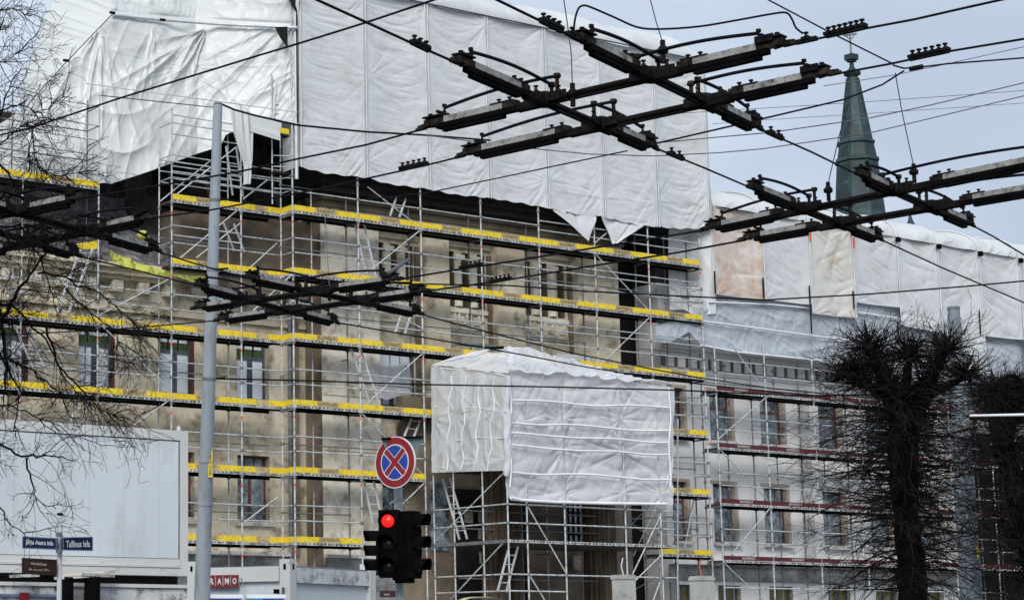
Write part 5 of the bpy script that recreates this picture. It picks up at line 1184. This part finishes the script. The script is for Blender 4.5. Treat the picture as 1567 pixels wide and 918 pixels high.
# white topped blue fronted booths at the bottom edge
for k, (xa, xb) in enumerate(((316, 372), (377, 438))):
    p0 = PD(xa, 906, 26.); p1 = PD(xb, 906, 26.); p0 = Vector((p0.x, p0.y, p0.z)); dd = (p1-p0).normalized(); dd.z = 0; L_ = (p1-p0).length; nn = dd.cross(Vector((0, 0, 1))); zt2 = p0.z
    bt = empty('booth', ((p0.x+p1.x)/2, (p0.y+p1.y)/2, 0), 'white roofed booth with blue front at the bottom edge, %s' % ('next to the lamp pole' if k == 0 else 'farther from the lamp pole'), 'booth', 'blue fronted booths at the bottom edge')
    b = MB(); c = (p0+p1)/2; c.z = 0; bk = -nn if nn.dot(_fh) < 0 else nn
    q = [p0.copy(), p1.copy()]
    b.beam(Vector((p0.x, p0.y, zt2-.05))+bk*.5, Vector((p1.x, p1.y, zt2-.05))+bk*.5, 1.0, .05)
    b.build('roof', 'cabwhite', bt)
    b = MB(); b.beam(Vector((p0.x, p0.y, 0))+dd*.03+bk*.5, Vector((p0.x, p0.y, zt2-.1))+dd*.03+bk*.5, 1.0, .05, up=dd); b.beam(Vector((p1.x, p1.y, 0))-dd*.03+bk*.5, Vector((p1.x, p1.y, zt2-.1))-dd*.03+bk*.5, 1.0, .05, up=dd)
    b.build('side_wall', 'cabwhite', bt)
    b = MB(); m0 = Vector((p0.x, p0.y, (zt2-.078)/2))+dd*.03+bk*.03; m1 = Vector((p1.x, p1.y, (zt2-.078)/2))-dd*.03+bk*.03; b.beam(m0, m1, .04, zt2-.078); b.build('front_panel', 'bluepaint', bt)
    if k: b = MB(); b.beam(m0-bk*.03, m0+dd*.18-bk*.03, .02, zt2-.08); b.build('light_panel', 'lightblue', bt)

# ================================================================== no stopping sign + traffic lights
Dt = 24.
tb = PD(612, 918, Dt); tp = PD(606, 655, Dt); tb0 = Vector((tb.x, tb.y, 0))
tl = empty('traffic_light', tb0, 'black cluster of traffic signal heads on a grey post, red lit', 'traffic light')
MB().tube([tb0, Vector((tb.x, tb.y, PD(607, 668, Dt).z))], .052, 14).build('post', 'pole', tl)
def head(cx_, ytop, ybot, wpx, facing, lit=None, hoods=True):
    """one signal head: housing with three hooded lenses"""
    a = PD(cx_, ytop, Dt-.12); c = PD(cx_, ybot, Dt-.12); H = a.z-c.z; W = wpx/FPX*Dt; f = Vector((math.cos(facing), math.sin(facing), 0)); s_ = Vector((0, 0, 1)).cross(f)
    o = Vector((a.x, a.y, (a.z+c.z)/2)); b = MB(); b.beam(o-Vector((0, 0, H/2)), o+Vector((0, 0, H/2)), W, .16, up=f)
    b.beam(o-f*.10-Vector((0, 0, H/2-.03)), o-f*.10+Vector((0, 0, H/2-.03)), W*.8, .08, up=f)
    hs = b.build('signal_head', 'black', tl)
    r = min(W*.40, H/6.6)
    for k in range(3):
        z = o.z+H*(1-k)/3; c_ = Vector((o.x, o.y, z))+f*.085
        rot = f.to_track_quat('Z', 'Y').to_matrix()
        MB().lathe([(r*.80, 0), (r*.64, .02), (0, .032)], c_, 18, 0, True, rot).build('lens', 'lit' if lit == k else 'lens', hs)
        b = MB(); n = 14; vs = []
        for j in range(n+1):
            t = -.35+(math.pi+.7)*j/n; d_ = s_*math.cos(t)*r*1.14+Vector((0, 0, 1))*math.sin(t)*r*1.14
            ln = .17 if lit is None or k != lit else .05
            vs += [c_+d_, c_+d_+f*(ln*(.8+.2*max(0, math.sin(t)))), c_+d_*1.06, c_+d_*1.06+f*(ln*(.8+.2*max(0, math.sin(t))))]
        fs = []
        for j in range(n): i = j*4; fs += [(i, i+1, i+5, i+4), (i+2, i+6, i+7, i+3), (i+1, i+3, i+7, i+5)]
        b.add(vs, fs, 0, True); b.build('hood', 'black', hs)
    return hs
vd = math.atan2(CAM.y-tb.y, CAM.x-tb.x)
head(596, 780, 884, 30, vd-.25, 0)
head(588, 812, 880, 24, vd-1.25)
head(628, 782, 885, 26, vd+1.0); head(618, 800, 892, 22, vd+2.4)
for y in (795, 868): MB().tube([PD(592, y, Dt), PD(630, y, Dt)], .02, 6).build('bracket', 'blackmetal', tl)
MB().tube([PD(596, 771, Dt), PD(611, 762, Dt), PD(627, 771, Dt)], .014, 6).build('bracket', 'galvdark', tl)
c = PD(643, 796, Dt-.1); MB().beam(c-_r*.09, c+_r*.10, .05, .085).build('side_reflector', 'pale', tl)
# sign
sg = empty('no_stopping_sign', PD(605, 707, Dt-.08), 'round no stopping sign, red cross and ring on blue, above the signals', 'road sign')
sc_ = PD(604.5, 707, Dt-.1); Rr = 39.5/FPX*Dt*1.0; yaw = vd-.70
f = Vector((math.cos(yaw), math.sin(yaw), 0)); rot = Matrix((Vector((0, 0, 1)).cross(f), Vector((0, 0, 1)), f)).transposed()
def disc(name, r0_, r1_, h, m_, n=48, a0=0, a1=2*math.pi, c0=(0, 0), z0=0):
    b = MB(); vs = []; full = abs(a1-a0-2*math.pi) < 1e-3
    for k in range(n+1):
        t = a0+(a1-a0)*k/n
        for r in (r0_, r1_): 
            for z in (z0, h): vs.append(sc_+rot @ Vector((c0[0]+r*math.cos(t), c0[1]+r*math.sin(t), z)))
    fs = []
    for k in range(n): i = k*4; j = i+4; fs += [(i+1, j+1, j+3, i+3), (i+2, i+3, j+3, j+2), (i, j, j+1, i+1), (i, i+2, j+2, j)]
    b.add(vs, fs); return b.build(name, m_, sg)
disc('backing', 0, Rr, .0, 'signwhite', z0=-.02); disc('ring', Rr*.70, Rr*.965, .004, 'signred'); disc('face_edge', Rr*.965, Rr, .003, 'signwhite'); 
disc('face_edge', Rr*.665, Rr*.70, .0055, 'signwhite')
disc('red_field', 0, Rr*.667, .003, 'signred')
for k in range(4):                                  # four blue quadrants left by the cross
    mid = math.pi/4*2*k+0; hw = .105*Rr; ri = Rr*.655
    poly = []
    ca = math.pi/2*k
    e_ = math.asin((hw)/ri); 
    tip = hw*math.sqrt(2)
    pts = [(tip*math.cos(ca), tip*math.sin(ca))]
    for j in range(13):
        t = ca-math.pi/4+e_+(math.pi/2-2*e_)*j/12; pts.append((ri*math.cos(t), ri*math.sin(t)))
    def poly_obj(nm, sc2, z, m_):
        cx0 = sum(p[0] for p in pts)/len(pts); cy0 = sum(p[1] for p in pts)/len(pts)
        vs = [sc_+rot @ Vector((cx0+(p[0]-cx0)*sc2, cy0+(p[1]-cy0)*sc2, z)) for p in pts]; MB().add(vs, [tuple(range(len(vs)))]).build(nm, m_, sg)
    poly_obj('quadrant_edge', 1.0, .006, 'signwhite'); poly_obj('blue_quadrant', .90, .009, 'signblue')
b = MB(); c = PD(650, 680, Dt+.05)
q = [PD(x, y, Dt+.05) for x, y in ((583, 670), (649, 667), (634, 706), (600, 712))]; q2 = [PD(x, y, Dt+.02) for x, y in ((583, 670), (649, 667), (634, 706), (600, 712))]
o = MB().add(q+q2, [(0, 1, 2, 3), (7, 6, 5, 4), (0, 4, 5, 1), (1, 5, 6, 2), (2, 6, 7, 3), (3, 7, 4, 0)]).build('give_way_sign', 'teal'); tag(o, 'back of a grey green triangular sign half hidden behind the no stopping sign', 'road sign')
MB().beam(PD(584, 671, Dt-.0), PD(648, 668, Dt-.0), .04, .02).build('top_edge', 'black', o)
p0 = PD(580, 905, 27); p1 = PD(607, 914, 27)
o = MB().beam(PD(581, 908, 27), PD(606, 908, 27), .03, .09).build('wall_plate', 'brownplate'); tag(o, 'small dark plate with a pale line at the cabin corner near the signal post', 'plate')
place_text('lettering', 'III', PD(592, 909, 26.97), _r, (0, 0, 1), .06, .02, 'signwhite', o)
# ================================================================== street name post
Ds = 24.; a = PD(90.5, 787, Ds); g0 = PD(90.5, 918, Ds); pb = Vector((g0.x, g0.y, 0))
sn = empty('street_name_sign', pb, 'thin grey post with two navy street name plates and a brown plate before the container', 'street sign')
MB().tube([pb, Vector((g0.x, g0.y, a.z))], .031, 12).build('post', 'pale', sn)
MB().tube([Vector((g0.x, g0.y, a.z)), Vector((g0.x, g0.y, a.z+.03))], .036, 12).build('cap', 'black', sn)
for y in (818, 842): MB().tube([PD(90.5, y+3, Ds), PD(90.5, y-3, Ds)], .042, 12).build('clamp', 'galvdark', sn)
def plate(pts, txt, m_, me_, fr_=True, inset=.0, hfrac=.55, tm='signwhite', wfrac=.8):
    q = [PD(x, y, d) for x, y, d in pts]; rr = (q[1]-q[0]).normalized(); uu = (q[0]-q[3]).normalized(); nn = rr.cross(uu).normalized()
    if nn.dot(_fh) > 0: nn = -nn
    w_ = (q[1]-q[0]).length; h_ = (q[0]-q[3]).length; c = sum(q, Vector())/4
    b = MB(); b.add([p+nn*.012 for p in q]+[p-nn*.012 for p in q], [(0, 3, 2, 1), (4, 5, 6, 7), (0, 1, 5, 4), (1, 2, 6, 5), (2, 3, 7, 6), (3, 0, 4, 7)]); pl = b.build('name_plate', m_, sn)
    if fr_:
        b = MB(); k = .012
        for i in range(4): A_, B_ = q[i]*.97+c*.03, q[(i+1) % 4]*.97+c*.03; b.beam(A_+nn*.016, B_+nn*.016, .006, k, up=nn.cross(B_-A_))
        b.build('plate_border', me_, pl)
    lines = txt if isinstance(txt, list) else [txt]
    for i, t in enumerate(lines):
        off = uu*h_*((len(lines)-1)/2-i)*.36
        place_text('lettering', t, c+nn*.018+off, rr, uu, w_*(wfrac if len(lines) == 1 else (.45, .62)[i]), h_*hfrac, tm, pl, .012)
plate([(35, 820, Ds+.2), (88, 823, Ds-.02), (88, 840, Ds-.02), (35, 838, Ds+.2)], 'Jāņa Asara iela', 'navy', 'navyedge')
plate([(95, 822, Ds-.02), (141, 821, Ds+.25), (141, 842, Ds+.25), (95, 841, Ds-.02)], 'Tallinas iela', 'navy', 'navyedge')
plate([(34, 853, Ds+.1), (87, 856, Ds-.02), (87, 879, Ds-.02), (34, 877, Ds+.1)], ['Medicīnas', 'vēstures muz. 200m'], 'brownplate', 'brownplate', True, hfrac=.17, tm='reveal')
# ================================================================== right pole, concrete posts, misc
D2 = 33.; tb_ = PD(1487, 918, D2); tt = PD(1451, 462, D2)
tt = Vector((tb_.x+(0), tb_.y, tt.z))
rp = empty('utility_pole', (tb_.x, tb_.y, 0), 'broad blue grey pole half hidden behind the pruned tree', 'pole')
w0, w1 = 34/FPX*D2/2, 18/FPX*D2/2
MB().tube([Vector((tb_.x, tb_.y, 0)), Vector((tb_.x, tb_.y, 4.4)), Vector((tb_.x, tb_.y, 4.42)), tt], [w0*1.05, w0*.9, w0*.86, w1], 16).build('shaft', 'polegreen', rp)
MB().tube([tt, tt+Vector((0, 0, .05))], w1*1.08, 14).build('cap', 'galvdark', rp)
q = PD(1487, 843, D2-w0-.02); MB().beam(q+_r*.1-Vector((0, 0, .12)), q+_r*.1+Vector((0, 0, .12)), .03, .012, up=_fh).build('yellow_tag', 'yellow', rp)
for k, (xa, xb, y, lb) in enumerate(((937, 971, 879, 'pale square concrete post below the wrapped porch, left of the pair'), (1056, 1091, 881, 'pale square concrete post beside the red boards, right of the pair'))):
    p0 = PD(xa, y, 36); p1 = PD(xb, y, 36); w_ = (p1-p0).length*.74; c = (p0+p1)/2
    o = MB().box((c.x-w_/2, c.y-w_/2, 0), (c.x+w_/2, c.y+w_/2, c.z)).box((c.x-w_/2-.015, c.y-w_/2-.015, c.z-.08), (c.x+w_/2+.015, c.y+w_/2+.015, c.z-.03)).build('concrete_post', 'concrete'); tag(o, lb, 'post', 'concrete gate posts')
    MB().tube([c, c+Vector((-.05, 0, .16)), c+Vector((0, 0, .3))], .012, 5).build('rebar_hook', 'orange' if k else 'pale', o)
# yellow roof at bottom edge
c = PD(741, 922, 30); b = MB(); n = 24
vs = [];
for i in range(n+1):
    t = i/n*2-1; z = .085*(1-t**4)
    for j in range(6): vs.append(c+_r*(t*.34)+_fh*(j*.25)+Vector((0, 0, z-.0+.02*math.sin(j/5*math.pi))))
fs = [(i*6+j, i*6+j+1, (i+1)*6+j+1, (i+1)*6+j) for i in range(n) for j in range(5)]
o = b.add(vs, fs, 0, True).add([c+_r*(-.34), c+_r*.34, c+_r*.34-Vector((0, 0, 2)), c-_r*.34-Vector((0, 0, 2))], [(0, 1, 2, 3)]).build('vehicle_roof', 'helmet'); tag(o, 'pale yellow curved vehicle roof showing at the bottom edge below the porch', 'vehicle')
# lamp arm at the far right
a_ = PD(1484, 636, 20); b_ = PD(1640, 633, 20)
o = empty('street_lamp_arm', a_, 'slim white horizontal lamp arm entering from the right edge', 'lamp arm'); MB().tube([a_, b_], [.012, .018], 8).build('arm', 'cabwhite', o)
c = PD(1549, 592, 22); rg = [c+_r*(.12*math.cos(t))+Vector((0, 0, .13*math.sin(t))) for t in np.linspace(0, 2*math.pi, 20)]
o = MB().tube(rg, .022, 6).build('cable_coil', 'black'); tag(o, 'black coil of spare cable hung near the right edge', 'cable')
# worker glimpsed low in the porch scaffold
# ================================================================== trees
RMIN = .0022
def grow(b, p, d, L0, r, seg, rn, droop=0., wob=.25, fork=.0, depth=0, maxd=2, kids=(4, 7), kidlen=.55, n=4, upk=0.):
    pts = [p.copy()]; dirs = [d.copy()]; q = p.copy(); dd = d.normalized()
    for i in range(seg):
        dd = (dd+Vector((rn.gauss(0, wob), rn.gauss(0, wob), rn.gauss(0, wob)-droop+upk*i/seg))*.5).normalized(); q = q+dd*(L0/seg); pts.append(q.copy()); dirs.append(dd.copy())
    b.tube(pts, [max(RMIN, r*(1-.75*i/seg)) for i in range(seg+1)], n, 0, False, False)
    if depth < maxd:
        for _ in range(rn.randint(*kids)):
            k = rn.randint(1, seg); t = rn.random()
            ax_ = Vector((rn.gauss(0, 1), rn.gauss(0, 1), rn.gauss(0, 1))).cross(dirs[k]).normalized()
            nd = (dirs[k]*math.cos(.75)+ax_*math.sin(.75)).normalized()
            grow(b, pts[k], nd, L0*kidlen*(.6+.7*rn.random()), r*.55*(1-.4*k/seg), max(3, seg-1), rn, droop, wob, fork, depth+1, maxd, kids, kidlen, 3, upk)
# pruned lime tree at the right
RMIN = .0028
def pollard(D, axis_px, trunk, forks, knobs, label, ntw, seed, spread, hang):
    rn = random.Random(seed); rt_ = PD(trunk[0][0], trunk[0][1], D)
    t = empty('pollard_tree', (rt_.x, rt_.y, 0), label, 'tree')
    def pw(l): return [PD(x, y, D+dd) for x, y, w, dd in l], [w/FPX*D/2 for x, y, w, dd in l]
    pts, rs_ = pw(trunk); b = MB()
    def rough(pts, rs_, sub=6):
        P2, R2 = [], []
        for i in range(len(pts)-1):
            for j in range(sub): f = j/sub; P2.append(pts[i].lerp(pts[i+1], f)+Vector((rn.gauss(0, .006), rn.gauss(0, .006), 0))); R2.append((rs_[i]*(1-f)+rs_[i+1]*f)*(1+rn.gauss(0, .05)))
        P2.append(pts[-1]); R2.append(rs_[-1]); return P2, R2
    b.tube(*rough([Vector((pts[0].x, pts[0].y, 0))]+pts, [rs_[0]*1.15]+rs_), 14, 0, True); b.build('trunk', 'bark', t)
    for fk in forks: p_, r_ = pw(fk); MB().tube(*rough(p_, r_), 10, 0, True).build('limb', 'bark', t)
    b = MB(); stop = []
    for (x, y, R_, cnt, mode) in knobs:
        c = PD(x, y, D); kr = R_/FPX*D
        if mode == 'knob': b.lathe([(0, -kr), (kr*.8, -kr*.5), (kr, 0), (kr*.7, kr*.6), (0, kr*.9)], c, 8)
    tag(b.build('pruning_knobs', 'bark', t), kind='stuff')
    b = MB()
    for (x, y, R_, cnt, mode) in knobs:
        c = PD(x, y, D)
        for _ in range(cnt):
            if mode == 'knob':
                th = rn.uniform(0, 2*math.pi); el = rn.uniform(-.6, 1.3); d = Vector((math.cos(th)*math.cos(el), math.sin(th)*math.cos(el), math.sin(el))); L_ = rn.uniform(.25, spread)*(1 if el > -.1 else .7)*(1-.55*max(0, math.sin(el)))
                grow(b, c+d*.05, d, L_, rn.uniform(.008, .014), 5, rn, 0., .28, 0, 1 if rn.random() < .5 else 0, 2, (1, 3), .5, 3, .22)
            else:
                th = rn.uniform(0, 2*math.pi); d = Vector((math.cos(th), math.sin(th), rn.uniform(-.1, .35))).normalized()
                cc = c+Vector((0, 0, rn.uniform(-1, 1)*R_/FPX*D))
                grow(b, cc, d, rn.uniform(.6, hang), rn.uniform(.009, .017), 6, rn, .10, .30, 0, 1 if rn.random() < .55 else 0, 2, (1, 4), .5, 3, -.05)
    b.build('twigs', 'twig', t)
    return t
pollard(28, 0, [(1398, 918, 44, 0), (1392, 840, 42, 0), (1385, 780, 36, 0), (1382, 720, 44, 0), (1384, 660, 46, 0), (1388, 630, 52, 0)],
        [[(1376, 640, 30, 0), (1360, 600, 26, -.1), (1345, 560, 20, -.2), (1330, 530, 14, -.3)], [(1398, 640, 30, 0), (1415, 600, 24, .1), (1430, 565, 20, .2), (1448, 535, 13, .2)], [(1386, 630, 24, 0), (1385, 590, 16, .3), (1392, 545, 12, .3)], [(1372, 615, 18, 0), (1330, 590, 14, 0), (1295, 575, 9, -.1)], [(1405, 612, 18, 0), (1450, 590, 12, 0), (1480, 575, 8, .1)]],
        [(1330, 530, 12, 124, 'knob'), (1345, 560, 12, 105, 'knob'), (1448, 535, 12, 115, 'knob'), (1392, 545, 12, 124, 'knob'), (1300, 573, 10, 105, 'knob'), (1478, 573, 10, 96, 'knob'), (1430, 565, 10, 76, 'knob'), (1318, 585, 10, 67, 'knob'), (1410, 590, 10, 57, 'knob'), (1360, 590, 10, 67, 'knob'),
         (1384, 640, 40, 137, 'stem'), (1384, 700, 40, 127, 'stem'), (1384, 770, 40, 115, 'stem'), (1392, 850, 50, 105, 'stem')],
        'pruned bare tree with thick black trunk and bristling twig crown', 1, 5, .8, 1.6)
pollard(32, 0, [(1595, 918, 40, 0), (1578, 840, 38, 0), (1556, 760, 34, 0), (1540, 700, 32, 0), (1532, 660, 34, 0)],
        [[(1530, 665, 26, 0), (1520, 630, 20, 0), (1512, 605, 12, 0)], [(1536, 665, 26, 0), (1552, 630, 20, 0), (1562, 605, 12, 0)]],
        [(1512, 605, 12, 144, 'knob'), (1540, 600, 14, 163, 'knob'), (1562, 603, 12, 144, 'knob'), (1590, 610, 12, 86, 'knob'), (1525, 630, 10, 115, 'knob'), (1555, 640, 10, 115, 'knob'), (1534, 680, 30, 127, 'stem'), (1560, 780, 60, 212, 'stem'), (1590, 880, 50, 158, 'stem')],
        'second pruned bare tree with leaning dark trunk at the right edge', 1, 9, .75, 1.15)
RMIN = .0022
# bare spreading tree reaching in from the left
rn = random.Random(21); DL = 20.
tr = PD(-150, 918, DL); lt_ = empty('bare_tree', (tr.x, tr.y, 0), 'leafless spreading tree whose fine branches reach in from the left edge', 'tree')
MB().tube([Vector((tr.x, tr.y, 0)), PD(-150, 800, DL), PD(-140, 600, DL), PD(-120, 450, DL), PD(-110, 300, DL)], [.22, .19, .16, .13, .08], 12).build('trunk', 'bark', lt_)
limbs = [  # px polylines with width px
 ([(-120, 460), (-60, 480), (0, 490), (22, 455), (50, 410), (85, 375)], 9), ([(-130, 520), (-60, 505), (-5, 495), (0, 470)], 9), ([(0, 480), (10, 560), (5, 620)], 7),
 ([(-110, 420), (-50, 440), (20, 470), (70, 520), (100, 580), (128, 610)], 6), ([(-110, 300), (-50, 260), (0, 222), (40, 190)], 5), ([(-100, 330), (-40, 250), (0, 170), (20, 120)], 5),
 ([(-110, 300), (-60, 200), (-20, 100), (5, 30)], 5), ([(-130, 560), (-60, 640), (0, 680), (38, 700), (70, 695), (115, 705)], 6), ([(38, 700), (50, 740), (58, 765), (85, 778)], 3.5), ([(-60, 640), (-10, 760), (15, 800), (40, 822)], 4),
 ([(-110, 430), (-50, 400), (0, 385), (60, 350), (120, 330)], 5), ([(-120, 470), (-30, 540), (40, 560), (90, 600), (110, 640)], 5), ([(-110, 350), (-40, 320), (20, 300), (80, 270), (130, 262)], 4), ([(-100, 380), (-20, 350), (30, 345), (60, 390), (80, 450)], 5),
 ([(70, 500), (90, 560), (130, 600), (150, 625), (190, 640)], 4), ([(60, 415), (110, 430), (160, 455), (200, 490), (215, 520)], 3.5), ([(0, 170), (30, 160), (60, 175), (95, 150)], 3), ([(-20, 100), (10, 95), (40, 70)], 2.5), ([(-30, 20), (20, 15), (50, 25)], 2.5),
 ([(0, 620), (40, 630), (90, 650), (130, 690)], 3), ([(0, 250), (30, 290), (60, 330), (100, 350)], 3.5), ([(100, 445), (140, 480), (180, 510), (180, 560)], 3), ([(40, 190), (50, 200), (52, 240), (60, 260)], 3), ([(0, 540), (30, 600), (20, 660)], 4)]
bb = MB()
twb = MB()
for k, (l, wpx) in enumerate(limbs):
    P2, R2 = [], []; m_ = len(l)
    dof = rn.uniform(-.9, .9)
    for i in range(m_-1):
        for j in range(5):
            f = j/5; x = l[i][0]*(1-f)+l[i+1][0]*f; y = l[i][1]*(1-f)+l[i+1][1]*f; t = (i+f)/(m_-1)
            P2.append(PD(x+rn.gauss(0, 1.6), y+rn.gauss(0, 1.6), DL+dof*t)); R2.append(max(.005, wpx/FPX*DL/2*(1-.75*t)))
    P2.append(PD(l[-1][0], l[-1][1], DL+dof)); R2.append(.005)
    MB().tube(P2, R2, 6).build('branch', 'bark', lt_)
    vis = [i for i in range(2, len(P2))]
    for _ in range(int((10+len(P2)*1.15)*(.35 if max(q[1] for q in l) > 640 else (.6 if max(q[1] for q in l) < 225 else 1)))):
        i = rn.choice(vis); p = P2[i]; d0 = (P2[i]-P2[i-1]).normalized(); ax_ = Vector((rn.gauss(0, 1), rn.gauss(0, 1), rn.gauss(0, 1))).cross(d0).normalized()
        nd = (d0*math.cos(.8)+ax_*math.sin(.8)).normalized(); nd = (nd+_r*.15).normalized()
        grow(twb, p, nd, rn.uniform(.22, .62), rn.uniform(.0035, .007), 6, rn, .06, .38, 0, 0 if rn.random() < .55 else 1, 2, (2, 4), .55, 3, .05)
twb.build('twigs', 'twig', lt_)
pass
